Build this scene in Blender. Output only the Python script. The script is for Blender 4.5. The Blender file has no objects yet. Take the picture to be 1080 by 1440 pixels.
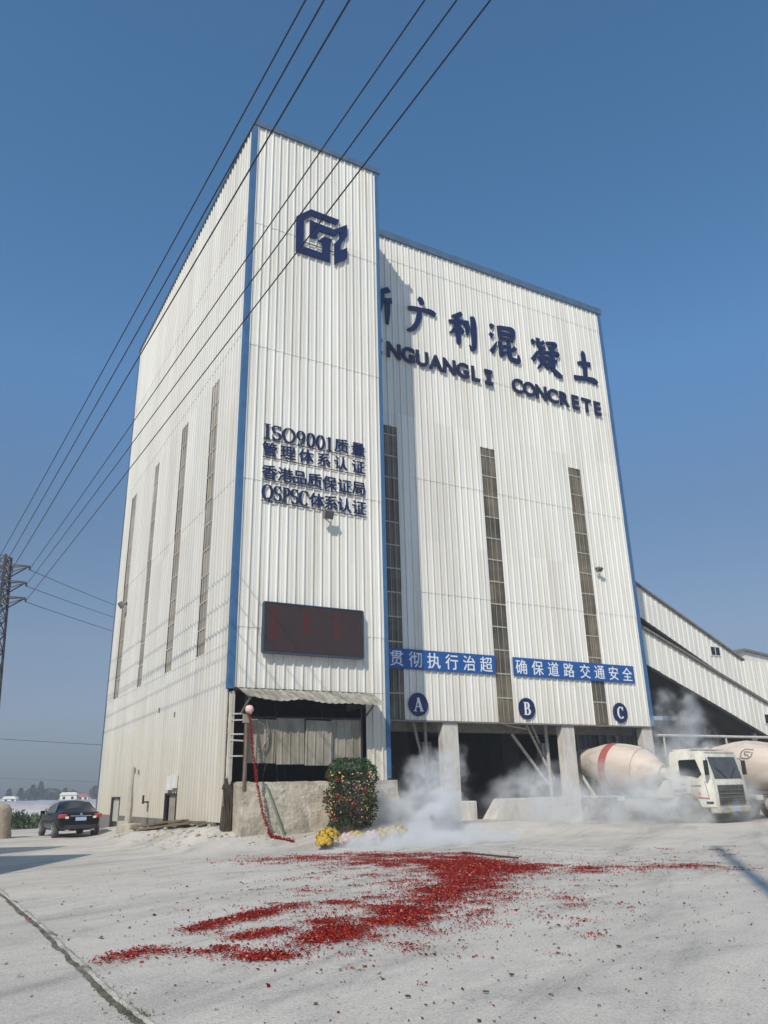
import bpy, bmesh, math, random
import numpy as np
from mathutils import Vector, Matrix, noise as mnoise

S = bpy.context.scene
COL = S.collection
R = math.radians
random.seed(7)
rng = np.random.default_rng(11)

# ------------------------------------------------------------------ camera
PITCH, ROLL = 0.3431, -0.0224
cd = bpy.data.cameras.new('camera')
cam = bpy.data.objects.new('camera', cd)
COL.objects.link(cam)
cam.matrix_world = (Matrix.Translation((0, 0, 1.6)) @ Matrix.Rotation(math.pi/2 + PITCH, 4, 'X')
                    @ Matrix.Rotation(ROLL, 4, 'Z'))
cd.sensor_fit = 'VERTICAL'
cd.sensor_height = 36
cd.lens = 1095.35/1440*36
cd.clip_start = 0.1
cd.clip_end = 6000
S.camera = cam

# ------------------------------------------------------------------ sky, sun, exposure
SUN_EL, SUN_AZ = R(41.4), R(20.6)             # the light travels towards azimuth SUN_AZ (from +Y to +X)
w = bpy.data.worlds.new('World')
S.world = w
w.use_nodes = True
nt = w.node_tree
bg = nt.nodes['Background']
sky = nt.nodes.new('ShaderNodeTexSky')
sky.sky_type = 'NISHITA'
sky.sun_disc = False
sky.sun_elevation = SUN_EL
sky.sun_rotation = math.pi + SUN_AZ
sky.altitude = 0
sky.air_density = 1.0
sky.dust_density = 1.0
sky.ozone_density = 3.0
tcw = nt.nodes.new('ShaderNodeTexCoord')
sep = nt.nodes.new('ShaderNodeSeparateXYZ')
nt.links.new(tcw.outputs['Generated'], sep.inputs[0])
rampn = nt.nodes.new('ShaderNodeValToRGB')          # clear winter air: greyer band near the horizon, deeper blue overhead
cr = rampn.color_ramp
SKYK = [(0.0, (.19, .21, .28)), (.04, (.21, .23, .30)), (.173, (.46, .45, .475)), (.32, (.51, .585, .62)), (.482, (.59, .88, 1.0)), (.73, (.50, .88, 1.0)), (1.0, (.60, .80, .90))]
while len(cr.elements) < len(SKYK):
    cr.elements.new(.5)
for e, (ps, c_) in zip(cr.elements, SKYK):
    e.position = ps
    e.color = (*c_, 1)
nt.links.new(sep.outputs['Z'], rampn.inputs[0])
mulw = nt.nodes.new('ShaderNodeMix')
mulw.data_type = 'RGBA'
mulw.blend_type = 'MULTIPLY'
mulw.inputs[0].default_value = 1
nt.links.new(sky.outputs[0], mulw.inputs[6])
nt.links.new(rampn.outputs[0], mulw.inputs[7])
nt.links.new(mulw.outputs[2], bg.inputs[0])
bg.inputs[1].default_value = 0.15
sl = bpy.data.lights.new('sun', 'SUN')
sun = bpy.data.objects.new('sun', sl)
COL.objects.link(sun)
sun.location = (-20, -40, 60)
dirv = Vector((math.sin(SUN_AZ)*math.cos(SUN_EL), math.cos(SUN_AZ)*math.cos(SUN_EL), -math.sin(SUN_EL)))
sun.rotation_euler = dirv.to_track_quat('-Z', 'Y').to_euler()
sl.energy = 3.75
sl.angle = R(0.53)
sl.color = (1.0, 0.915, 0.79)
S.view_settings.view_transform = 'Standard'
S.view_settings.look = 'None'
S.view_settings.gamma = 1
S.view_settings.exposure = 0.0
S.cycles.max_bounces = 10
S.cycles.transparent_max_bounces = 16
S.cycles.volume_bounces = 6
S.cycles.volume_step_rate = 1.0
S.cycles.volume_max_steps = 256

# ------------------------------------------------------------------ frame of the plant
ANG = 0.522
P0 = Vector((-5.2477, 26.2624, 0))
UX = Vector((math.cos(ANG), math.sin(ANG), 0))
VX = Vector((-math.sin(ANG), math.cos(ANG), 0))
W1, ZT, LD, RC, W2, ZB, ZBB, ZC = 6.02, 29.1, 21.0, 2.67, 22.6, 28.1, 4.29, 4.94

def B(u, v, z=0):
    return P0 + UX*u + VX*v + Vector((0, 0, z))

def toloc(x, y):
    q = Vector((x, y, 0)) - P0
    return q.dot(UX), q.dot(VX)

def ss(a, b, t):
    t = min(1, max(0, (t-a)/(b-a)))
    return t*t*(3-2*t)

def gz(x, y):
    u, v = toloc(x, y)
    h1 = .40*ss(-2, .3, u)*(1-ss(11, 18, u))*ss(-2.8, -.5, v)*(1-ss(13, 20, v))
    h2 = .12*ss(10, 16, u)*(1-ss(30, 40, u))*ss(-7, -2.5, v)*(1-ss(14, 24, v))
    h3 = .62*ss(-2.4, -.1, u)*ss(-1.6, .6, v)*(1-ss(6.5, 13, v))*(1-ss(6, 9, u))
    n = 0
    if max(h1, h3) > .02:
        n = .05*mnoise.noise(Vector((x*1.3, y*1.3, 3)))*min(1, max(h1, h3)*4)
    return max(h1, h2, h3) + n

def gzB(u, v):
    p = B(u, v)
    return gz(p.x, p.y)

# ------------------------------------------------------------------ materials
def mat(name, c1, c2=None, scale=3.0, rough=.7, stretch=(1, 1, 1), lo=.35, hi=.65, bump=0, bscale=None,
        metal=0, detail=5, spec=None, extra=None, coord='Object', coat=0):
    m = bpy.data.materials.new(name)
    m.use_nodes = True
    n = m.node_tree.nodes
    l = m.node_tree.links
    p = n['Principled BSDF']
    p.inputs['Roughness'].default_value = rough
    p.inputs['Metallic'].default_value = metal
    if spec is not None:
        p.inputs['Specular IOR Level'].default_value = spec
    if coat:
        p.inputs['Coat Weight'].default_value = coat
    c1 = (*c1, 1)
    p.inputs['Base Color'].default_value = c1
    if c2 is not None:
        tc = n.new('ShaderNodeTexCoord')
        mp = n.new('ShaderNodeMapping')
        mp.inputs['Scale'].default_value = stretch
        l.new(tc.outputs[coord], mp.inputs[0])
        nz = n.new('ShaderNodeTexNoise')
        nz.inputs['Scale'].default_value = scale
        nz.inputs['Detail'].default_value = detail
        nz.inputs['Roughness'].default_value = .6
        l.new(mp.outputs[0], nz.inputs['Vector'])
        rp = n.new('ShaderNodeMapRange')
        rp.inputs['From Min'].default_value = lo
        rp.inputs['From Max'].default_value = hi
        l.new(nz.outputs[0], rp.inputs[0])
        mx = n.new('ShaderNodeMix')
        mx.data_type = 'RGBA'
        mx.inputs[6].default_value = c1
        mx.inputs[7].default_value = (*c2, 1)
        l.new(rp.outputs[0], mx.inputs[0])
        out = mx.outputs[2]
        for (c3, sc3, st3, lo3, hi3, amt) in (extra or []):
            mp2 = n.new('ShaderNodeMapping')
            mp2.inputs['Scale'].default_value = st3
            l.new(tc.outputs[coord], mp2.inputs[0])
            nz2 = n.new('ShaderNodeTexNoise')
            nz2.inputs['Scale'].default_value = sc3
            nz2.inputs['Detail'].default_value = 6
            nz2.inputs['Roughness'].default_value = .65
            l.new(mp2.outputs[0], nz2.inputs['Vector'])
            rp2 = n.new('ShaderNodeMapRange')
            rp2.inputs['From Min'].default_value = lo3
            rp2.inputs['From Max'].default_value = hi3
            rp2.inputs['To Max'].default_value = amt
            l.new(nz2.outputs[0], rp2.inputs[0])
            mx2 = n.new('ShaderNodeMix')
            mx2.data_type = 'RGBA'
            mx2.inputs[7].default_value = (*c3, 1)
            l.new(out, mx2.inputs[6])
            l.new(rp2.outputs[0], mx2.inputs[0])
            out = mx2.outputs[2]
        l.new(out, p.inputs['Base Color'])
        if bump:
            nb = n.new('ShaderNodeTexNoise')
            nb.inputs['Scale'].default_value = bscale or scale*4
            nb.inputs['Detail'].default_value = 6
            l.new(tc.outputs[coord], nb.inputs['Vector'])
            bn = n.new('ShaderNodeBump')
            bn.inputs['Strength'].default_value = bump
            bn.inputs['Distance'].default_value = .05
            l.new(nb.outputs[0], bn.inputs['Height'])
            l.new(bn.outputs[0], p.inputs['Normal'])
    return m

M = {}
M['clad'] = mat('white_cladding', (.80, .785, .725), (.67, .64, .56), 1.0, .42, (2.2, 2.2, .12), .42, .75, bump=.22, bscale=1.1,
                extra=[((.44, .35, .24), 1.0, (3.5, 3.5, .08), .57, .78, .6),
                       ((.80, .79, .75), .35, (1, 1, .5), .45, .70, .6)])
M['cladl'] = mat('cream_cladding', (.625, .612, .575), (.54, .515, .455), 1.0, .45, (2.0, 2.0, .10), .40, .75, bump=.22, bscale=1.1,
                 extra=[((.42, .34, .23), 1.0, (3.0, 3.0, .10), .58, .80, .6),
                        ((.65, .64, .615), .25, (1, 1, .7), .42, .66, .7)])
M['blue'] = mat('blue_trim', (.040, .115, .25), (.06, .145, .28), 2, .45)
M['bluegrey'] = mat('blue_grey_cap', (.065, .12, .20), (.09, .155, .235), 2, .5)
M['strip'] = mat('tinted_skylight_sheet', (.135, .11, .075), (.20, .17, .115), .9, .35, (.6, .6, 1.0), .4, .6,
                 extra=[((.06, .07, .045), .5, (1, 1, 1.4), .5, .65, .7)])
M['stripl'] = mat('dusty_skylight_sheet', (.25, .22, .175), (.33, .30, .25), .9, .5, (.6, .6, .6), .4, .6)
M['bar'] = mat('pale_purlin', (.46, .43, .37), (.36, .33, .28), 4, .6)
M['barl'] = mat('pale_purlin_side', (.60, .56, .49), (.5, .46, .4), 4, .6)
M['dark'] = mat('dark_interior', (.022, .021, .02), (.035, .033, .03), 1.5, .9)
M['conc'] = mat('dusty_concrete', (.50, .445, .36), (.33, .285, .22), 1.6, .95, (1, 1, 1), .36, .64, bump=.9, bscale=9,
                extra=[((.20, .18, .14), 1.0, (1, 1, 1.6), .52, .68, .7), ((.62, .57, .48), 2.6, (1, 1, .5), .55, .7, .7)])
M['column'] = mat('white_column', (.60, .57, .52), (.44, .41, .36), 2.0, .9, (1.5, 1.5, .5), .42, .7, bump=.3, bscale=12)
M['navy'] = mat('navy_letter', (.007, .014, .066), (.010, .020, .088), 1.5, .4)
M['navyside'] = mat('dark_navy_letter', (.010, .014, .050), (.016, .022, .075), 1.5, .45)
M['banner'] = mat('blue_banner', (.012, .085, .30), (.016, .10, .34), 1.2, .5)
M['bannertext'] = mat('banner_white', (.78, .80, .82), (.68, .72, .76), 6, .6)
M['disc'] = mat('navy_disc', (.008, .014, .070), (.012, .02, .09), 2, .4)
M['steel'] = mat('weathered_steel', (.16, .15, .14), (.26, .24, .21), 5, .6, metal=.2)
M['pylonsteel'] = mat('dark_galvanised_steel', (.045, .043, .043), (.075, .07, .07), 5, .6)
M['blackmetal'] = mat('black_metal', (.02, .02, .022), (.035, .033, .03), 5, .5)
M['cable'] = mat('black_cable', (.012, .012, .016), (.02, .02, .024), 2, .5)
M['panel'] = mat('grimy_panel', (.33, .305, .25), (.20, .18, .135), 1.4, .7, (1.5, 1.5, .4), .4, .65, bump=.15,
                 extra=[((.20, .16, .10), 1.8, (1, 1, .5), .58, .72, .6)])
M['awning'] = mat('grimy_awning', (.37, .345, .285), (.20, .18, .135), 2.5, .8, (1, 1, 1), .4, .65)
M['wood'] = mat('old_wood', (.20, .15, .10), (.11, .08, .055), 4, .9, (1, 1, .3))
M['darkwood'] = mat('dark_rotten_wood', (.09, .065, .045), (.04, .03, .024), 4, .95, (1, 1, .4), bump=.6, bscale=12)
M['rust'] = mat('rusty_door', (.24, .19, .14), (.34, .30, .24), 2.5, .8)
M['ledframe'] = mat('dark_blue_frame', (.03, .055, .09), (.04, .07, .11), 3, .5)
M['screen'] = mat('led_screen', (.040, .024, .022), (.048, .029, .026), 3, .4)
M['leaf'] = mat('leaf_green', (.025, .065, .018), (.05, .11, .03), 6, .5)
M['leafdark'] = mat('leaf_dark', (.016, .04, .014), (.03, .065, .02), 6, .5)
M['bumper'] = mat('grimy_bumper', (.50, .47, .40), (.30, .27, .22), 2.5, .6)
M['grille'] = mat('dusty_grille', (.05, .05, .05), (.12, .115, .105), 3, .7)
M['tyre'] = mat('tyre_rubber', (.03, .029, .028), (.10, .095, .085), 4, .9)
M['rim'] = mat('dusty_rim', (.38, .36, .33), (.25, .23, .2), 6, .6)
M['cab'] = mat('white_truck_paint', (.70, .68, .60), (.56, .52, .44), 1.6, .4, lo=.45, hi=.75, coat=.15, extra=[((.30, .26, .21), 1.4, (1, 1, .6), .52, .70, .75), ((.42, .38, .32), 9, (1, 1, .3), .55, .70, .5)])
M['drum'] = mat('cream_drum_paint', (.66, .57, .50), (.54, .45, .38), 1.0, .55, (.35, 1, 1), .40, .7,
                extra=[((.40, .35, .29), 1.6, (.25, 1, 1), .50, .68, .7), ((.30, .27, .23), 5, (1, 1, 1), .60, .72, .7), ((.72, .68, .62), 2.5, (.3, 1, 1), .58, .72, .6)])
M['redband'] = mat('faded_red_band', (.40, .09, .08), (.34, .11, .09), 2, .5)
M['glass'] = mat('dark_glass', (.018, .020, .024), None, rough=.08)
M['glassgrey'] = mat('dusty_glass', (.06, .065, .07), (.10, .10, .10), 2, .2)
M['carpaint'] = mat('black_car_paint', (.004, .004, .005), None, rough=.22, spec=.28)
M['chrome'] = mat('chrome', (.75, .75, .76), None, rough=.15, metal=1)
M['tail'] = mat('tail_lamp_red', (.45, .03, .03), None, rough=.12, coat=1)
M['lamp'] = mat('clear_lamp', (.75, .72, .70), None, rough=.1, coat=1)
M['lampglass'] = mat('lamp_glass', (.42, .42, .42), None, rough=.1, coat=1)
M['amber'] = mat('amber_lamp', (.55, .22, .02), None, rough=.3)
M['plate'] = mat('blue_plate', (.30, .48, .72), None, rough=.4)
M['red1'] = mat('red_paper', (.29, .024, .015), (.20, .014, .010), 40, .9, spec=.1)
M['red2'] = mat('red_paper_dark', (.13, .006, .005), (.20, .010, .008), 30, .9, spec=.1)
M['red3'] = mat('red_paper_bright', (.40, .045, .024), (.33, .030, .017), 30, .9, spec=.1)
M['white'] = mat('white_paint', (.75, .74, .70), (.65, .63, .58), 3, .5)
M['grass'] = mat('grass_green', (.05, .085, .022), (.12, .13, .045), 3, .8)
M['film'] = mat('tunnel_film', (.40, .385, .40), (.30, .29, .31), .6, .6, lo=.35, hi=.7)
M['fartree'] = mat('far_leaf', (.030, .045, .028), (.05, .065, .04), .5, .9)
M['bark'] = mat('bark', (.10, .075, .05), (.06, .045, .03), 6, .9)
M['yellow'] = mat('yellow_bloom', (.66, .47, .05), (.55, .34, .03), 9, .7)
M['pink'] = mat('pale_pink_bloom', (.68, .56, .50), (.58, .42, .38), 9, .7)
M['orange'] = mat('kumquat_skin', (.72, .27, .07), (.74, .42, .20), 5, .4)
M['redbow'] = mat('red_ribbon', (.30, .026, .016), (.22, .016, .011), 8, .5)
M['green'] = mat('green_pipe', (.10, .16, .10), (.18, .22, .16), 6, .6)
M['pot'] = mat('dark_pot', (.08, .055, .05), (.13, .10, .09), 5, .7)

def sheet_variation(m, dust=.0, cell=(.952, .952, .165), lo=.90, hi=1.0):
    n, l = m.node_tree.nodes, m.node_tree.links
    p = n['Principled BSDF']
    src = p.inputs['Base Color'].links[0].from_socket
    tc = n.new('ShaderNodeTexCoord')
    mp = n.new('ShaderNodeMapping'); mp.inputs['Scale'].default_value = cell
    l.new(tc.outputs['Object'], mp.inputs[0])
    fl = n.new('ShaderNodeVectorMath'); fl.operation = 'FLOOR'
    l.new(mp.outputs[0], fl.inputs[0])
    wn = n.new('ShaderNodeTexWhiteNoise')
    l.new(fl.outputs[0], wn.inputs['Vector'])
    r = n.new('ShaderNodeMapRange'); r.inputs['To Min'].default_value = lo; r.inputs['To Max'].default_value = hi
    l.new(wn.outputs['Value'], r.inputs[0])
    mx = n.new('ShaderNodeVectorMath'); mx.operation = 'SCALE'
    l.new(src, mx.inputs[0]); l.new(r.outputs[0], mx.inputs['Scale'])
    out = mx.outputs[0]
    # splashes and cement dust caught on the lower sheets, ragged upper limit
    sx = n.new('ShaderNodeSeparateXYZ'); l.new(tc.outputs['Object'], sx.inputs[0])
    mp2 = n.new('ShaderNodeMapping'); mp2.inputs['Scale'].default_value = (2.4, 2.4, .22)
    l.new(tc.outputs['Object'], mp2.inputs[0])
    nz_ = n.new('ShaderNodeTexNoise'); nz_.inputs['Scale'].default_value = 1.0; nz_.inputs['Detail'].default_value = 7; nz_.inputs['Roughness'].default_value = .7
    l.new(mp2.outputs[0], nz_.inputs['Vector'])
    a = n.new('ShaderNodeMath'); a.operation = 'MULTIPLY_ADD'; a.inputs[1].default_value = -.11; a.inputs[2].default_value = .62
    l.new(sx.outputs['Z'], a.inputs[0])
    b = n.new('ShaderNodeMath'); b.operation = 'ADD'; l.new(a.outputs[0], b.inputs[0]); l.new(nz_.outputs[0], b.inputs[1])
    r2 = n.new('ShaderNodeMapRange'); r2.inputs['From Min'].default_value = .45; r2.inputs['From Max'].default_value = 1.05; r2.inputs['To Max'].default_value = dust
    l.new(b.outputs[0], r2.inputs[0])
    m3 = n.new('ShaderNodeMix'); m3.data_type = 'RGBA'; m3.inputs[7].default_value = (.44, .375, .27, 1)
    l.new(r2.outputs[0], m3.inputs[0]); l.new(out, m3.inputs[6])
    l.new(m3.outputs[2], p.inputs['Base Color'])
sheet_variation(M['clad'], .55)
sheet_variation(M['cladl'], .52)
sheet_variation(M['strip'], .0, (2.4, 2.4, .943), .55, 1.15)
sheet_variation(M['stripl'], .0, (1.1, 1.1, .943), .75, 1.12)

# ------------------------------------------------------------------ mesh builder
class MB:
    def __init__(s):
        s.v = []
        s.f = []
        s.mi = []
        s.cur = 0

    def face(s, pts):
        b = len(s.v)
        s.v += [tuple(p) for p in pts]
        s.f.append(tuple(range(b, b+len(pts))))
        s.mi.append(s.cur)

    def raw(s, vs, fs):
        b = len(s.v)
        s.v += [tuple(p) for p in vs]
        for f in fs:
            s.f.append(tuple(b+i for i in f))
            s.mi.append(s.cur)

    def box(s, c, d, rot=None):
        x, y, z = d[0]/2, d[1]/2, d[2]/2
        vs = [Vector(p) for p in ((-x, -y, -z), (x, -y, -z), (x, y, -z), (-x, y, -z), (-x, -y, z), (x, -y, z), (x, y, z), (-x, y, z))]
        if rot is not None:
            vs = [rot @ p for p in vs]
        vs = [p+Vector(c) for p in vs]
        s.raw(vs, [(0, 3, 2, 1), (4, 5, 6, 7), (0, 1, 5, 4), (1, 2, 6, 5), (2, 3, 7, 6), (3, 0, 4, 7)])

    def b2(s, x0, x1, y0, y1, z0, z1):
        s.box(((x0+x1)/2, (y0+y1)/2, (z0+z1)/2), (x1-x0, y1-y0, z1-z0))

    def beam(s, a, b, wd, ht=None, up=(0, 0, 1)):
        a, b = Vector(a), Vector(b)
        d = (b-a)
        q = d.to_track_quat('Z', 'Y').to_matrix()
        s.box((a+b)/2, (wd, ht or wd, d.length), q)

    def tube(s, pts, r, n=6, cap=True):
        pts = [Vector(p) for p in pts]
        rs = r if isinstance(r, (list, tuple)) else [r]*len(pts)
        vs, fs = [], []
        ref = None
        for i, p in enumerate(pts):
            t = (pts[min(i+1, len(pts)-1)]-pts[max(i-1, 0)]).normalized()
            if ref is None or abs(ref.dot(t)) > .95:
                ref = Vector((0, 0, 1)) if abs(t.z) < .9 else Vector((1, 0, 0))
            a = t.cross(ref).normalized()
            b = t.cross(a)
            ref = -b if False else ref
            for k in range(n):
                an = 2*math.pi*k/n
                vs.append(p+(a*math.cos(an)+b*math.sin(an))*rs[i])
        for i in range(len(pts)-1):
            for k in range(n):
                k2 = (k+1) % n
                fs.append((i*n+k, i*n+k2, (i+1)*n+k2, (i+1)*n+k))
        if cap:
            fs.append(tuple(range(n-1, -1, -1)))
            fs.append(tuple((len(pts)-1)*n+k for k in range(n)))
        s.raw(vs, fs)

    def lathe(s, prof, axis_o, axis_d, n=24, capends=True):
        d = Vector(axis_d).normalized()
        ref = Vector((0, 0, 1)) if abs(d.z) < .9 else Vector((1, 0, 0))
        a = d.cross(ref).normalized()
        b = d.cross(a)
        o = Vector(axis_o)
        vs, fs = [], []
        for t, r in prof:
            for k in range(n):
                an = 2*math.pi*k/n
                vs.append(o+d*t+(a*math.cos(an)+b*math.sin(an))*r)
        for i in range(len(prof)-1):
            for k in range(n):
                k2 = (k+1) % n
                fs.append((i*n+k, (i+1)*n+k, (i+1)*n+k2, i*n+k2))
        if capends:
            fs.append(tuple(range(n)))
            fs.append(tuple((len(prof)-1)*n+k for k in range(n-1, -1, -1)))
        s.raw(vs, fs)

    def prism(s, poly, y0, y1, plane='xz'):
        # poly of 2D points, extruded along the third axis
        def P(p, t):
            if plane == 'xz':
                return (p[0], t, p[1])
            if plane == 'yz':
                return (t, p[0], p[1])
            return (p[0], p[1], t)
        n = len(poly)
        vs = [P(p, y0) for p in poly]+[P(p, y1) for p in poly]
        fs = [tuple(range(n)), tuple(range(2*n-1, n-1, -1))]
        fs += [(i, n+i, n+(i+1) % n, (i+1) % n) for i in range(n)]
        s.raw(vs, fs)

    def ico(s, c, r, sub=1, jit=0, squash=(1, 1, 1)):
        bm = bmesh.new()
        bmesh.ops.create_icosphere(bm, subdivisions=sub, radius=1)
        bm.verts.ensure_lookup_table()
        vs = []
        for v in bm.verts:
            k = 1+jit*(random.random()-.5)
            vs.append(Vector((v.co.x*squash[0]*r*k, v.co.y*squash[1]*r*k, v.co.z*squash[2]*r*k))+Vector(c))
        fs = [tuple(v.index for v in f.verts) for f in bm.faces]
        bm.free()
        s.raw(vs, fs)

    def build(s, name, m=None, parent=None, smooth=False, bevel=0, loc=None, rz=0, fixn=True):
        me = bpy.data.meshes.new(name)
        me.from_pydata([tuple(p) for p in s.v], [], s.f)
        ms = m if isinstance(m, (list, tuple)) else [m]
        for k in ms:
            me.materials.append(k)
        for i, p in enumerate(me.polygons):
            p.material_index = s.mi[i]
        if bevel or fixn:
            bm = bmesh.new()
            bm.from_mesh(me)
            if bevel:
                bmesh.ops.remove_doubles(bm, verts=bm.verts, dist=1e-5)
            if fixn:
                bmesh.ops.recalc_face_normals(bm, faces=bm.faces)
            if bevel:
                es = [e for e in bm.edges if len(e.link_faces) == 2 and e.calc_face_angle(0) > .45]
                bmesh.ops.bevel(bm, geom=es, offset=bevel, segments=2, affect='EDGES', profile=.5, clamp_overlap=True)
            bm.to_mesh(me)
            bm.free()
        if smooth:
            me.polygons.foreach_set('use_smooth', [True]*len(me.polygons))
            if smooth != 'all':
                try:
                    me.set_sharp_from_angle(angle=R(40))
                except Exception:
                    pass
        o = bpy.data.objects.new(name, me)
        COL.objects.link(o)
        if parent:
            o.parent = parent
        if loc is not None:
            o.location = loc
        if rz:
            o.rotation_euler.z = rz
        return o

def tag(o, label=None, cat=None, group=None, kind=None):
    if label:
        o['label'] = label
    if cat:
        o['category'] = cat
    if group:
        o['group'] = group
    if kind:
        o['kind'] = kind
    return o

def thing(name, loc, rz, label, cat, group=None):
    o = bpy.data.objects.new(name, None)
    COL.objects.link(o)
    o.empty_display_size = .3
    o.location = loc
    o.rotation_euler.z = rz
    return tag(o, label, cat, group)

def copy_tree(o, parent=None):
    c = o.copy()
    COL.objects.link(c)
    if parent:
        c.parent = parent
    for ch in list(o.children):
        copy_tree(ch, c)
    return c

# ------------------------------------------------------------------ ground (one sheet to the horizon)
def axis(vals):
    out = []
    for a, b, st in vals:
        x = a
        while x < b-1e-6:
            out.append(x)
            x += st
    out.append(vals[-1][1])
    return out
gx = axis([(-3000, -400, 650), (-400, -60, 85), (-60, -22, 4), (-22, 32, .5), (32, 60, 4), (60, 400, 85), (400, 3000, 650)])
gy = axis([(-400, -20, 95), (-20, 2, 4), (2, 64, .5), (64, 120, 8), (120, 400, 70), (400, 4000, 900)])
vs = [(x, y, gz(x, y)) for y in gy for x in gx]
nx = len(gx)
fs = [(j*nx+i, j*nx+i+1, (j+1)*nx+i+1, (j+1)*nx+i) for j in range(len(gy)-1) for i in range(nx-1)]
me = bpy.data.meshes.new('ground')
me.from_pydata(vs, [], fs)
me.polygons.foreach_set('use_smooth', [True]*len(fs))
ground = bpy.data.objects.new('ground', me)
COL.objects.link(ground)
ground['kind'] = 'structure'
gm = bpy.data.materials.new('dusty_concrete_yard')
gm.use_nodes = True
n, l = gm.node_tree.nodes, gm.node_tree.links
pb = n['Principled BSDF']
pb.inputs['Roughness'].default_value = .92
pb.inputs['Specular IOR Level'].default_value = .2
tc = n.new('ShaderNodeTexCoord')
def nz(scale, stretch, rot=0, detail=6, rough=.6, dist=0):
    mp = n.new('ShaderNodeMapping')
    mp.inputs['Scale'].default_value = stretch
    mp.inputs['Rotation'].default_value = (0, 0, rot)
    l.new(tc.outputs['Object'], mp.inputs[0])
    if rot:
        mp.inputs['Scale'].default_value = (1, 1, 1)
        mp.inputs['Rotation'].default_value = (0, 0, rot)
        m2 = n.new('ShaderNodeMapping')
        m2.inputs['Scale'].default_value = stretch
        l.new(mp.outputs[0], m2.inputs[0])
        mp = m2
    t = n.new('ShaderNodeTexNoise')
    t.inputs['Scale'].default_value = scale
    t.inputs['Detail'].default_value = detail
    t.inputs['Roughness'].default_value = rough
    t.inputs['Distortion'].default_value = dist
    l.new(mp.outputs[0], t.inputs['Vector'])
    return t.outputs[0]
def rmp(sock, a, b, lo=0., hi=1.):
    r = n.new('ShaderNodeMapRange')
    r.inputs['From Min'].default_value = a
    r.inputs['From Max'].default_value = b
    r.inputs['To Min'].default_value = lo
    r.inputs['To Max'].default_value = hi
    l.new(sock, r.inputs[0])
    return r.outputs[0]
def mixc(a, b, f):
    x = n.new('ShaderNodeMix')
    x.data_type = 'RGBA'
    for i, q in ((6, a), (7, b)):
        if isinstance(q, tuple):
            x.inputs[i].default_value = (*q, 1)
        else:
            l.new(q, x.inputs[i])
    l.new(f, x.inputs[0])
    return x.outputs[2]
c = mixc((.565, .52, .46), (.41, .38, .34), rmp(nz(.35, (1, 1, 1), 0, 7, .65), .38, .68))
c = mixc(c, (.27, .255, .225), rmp(nz(.9, (1, .12, 1), R(27), 10, .72, .8), .49, .68, 0, .8))      # tyre drag streaks
c = mixc(c, (.60, .55, .485), rmp(nz(.5, (1, .22, 1), R(38), 10, .74, .9), .49, .66, 0, .75))     # drifts of pale dust
c = mixc(c, (.25, .235, .215), rmp(nz(1.1, (1, .7, 1), 0, 12, .78), .55, .70, 0, .65))
c = mixc(c, (.22, .21, .19), rmp(nz(.33, (1, .3, 1), R(60), 9, .7, 1.2), .56, .72, 0, .6))
c = mixc(c, (.17, .16, .15), rmp(nz(32, (1, 1, 1), 0, 6, .75), .54, .64, 0, .85))               # grit
c = mixc(c, (.74, .70, .64), rmp(nz(46, (1, 1, 1), 0, 5, .7), .55, .65, 0, .9))
l.new(c, pb.inputs['Base Color'])
b1 = n.new('ShaderNodeBump')
b1.inputs['Strength'].default_value = .55
b1.inputs['Distance'].default_value = .03
l.new(nz(9, (1, 1, 1), 0, 9, .7), b1.inputs['Height'])
l.new(b1.outputs[0], pb.inputs['Normal'])
me.materials.append(gm)

# the broken joint across the yard
gpts = [(-9.6, 19.8), (-7.13, 15.6), (-4.53, 11.27), (-3.23, 9.02), (-2.36, 7.51), (-1.86, 6.73), (-.6, 4.7)]
def polyline_at(pts, t):
    k = t*(len(pts)-1)
    i = min(int(k), len(pts)-2)
    a, b_ = pts[i], pts[i+1]
    return Vector((a[0]+(b_[0]-a[0])*(k-i), a[1]+(b_[1]-a[1])*(k-i), 0))
mb = MB()
NS = 150
prev = None
M['groove'] = mat('groove_dirt', (.075, .065, .05), (.16, .145, .115), 3.5, .95, (1, 1, 1), .40, .62, bump=.8, bscale=14)
for i in range(NS+1):
    p = polyline_at(gpts, i/NS)
    t = (polyline_at(gpts, min(1, i/NS+.01))-polyline_at(gpts, max(0, i/NS-.01))).normalized()
    nrm = Vector((t.y, -t.x, 0))
    wl = .066+.04*mnoise.noise(Vector((i*.21, 0, 1)))+.03*mnoise.noise(Vector((i*.9, 3, 1)))
    wr = .066+.04*mnoise.noise(Vector((i*.21, 7, 1)))+.03*mnoise.noise(Vector((i*.9, 9, 1)))
    cur = [p-nrm*wl+Vector((0, 0, .004)), p-nrm*wl*.4+Vector((0, 0, .016+.008*random.random())), p+nrm*wr*(.15+.45*abs(mnoise.noise(Vector((i*.13, 4, 4)))))+Vector((0, 0, .012+.008*random.random())), p+nrm*wr+Vector((0, 0, .004))]
    if prev:
        for k in range(3):
            mb.cur = 1 if k == 2 else 0
            mb.face([prev[k], prev[k+1], cur[k+1], cur[k]])
    prev = cur
M['joint'] = mat('joint_filler', (.50, .465, .39), (.20, .18, .14), 1.6, .95, (1, 1, 1), .52, .66, bump=.6, bscale=18,
                 extra=[((.06, .062, .035), .7, (1, 1, 1), .54, .64, .95)])
tag(mb.build('path_joint', [M['joint'], M['groove']]), kind='structure')
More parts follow.
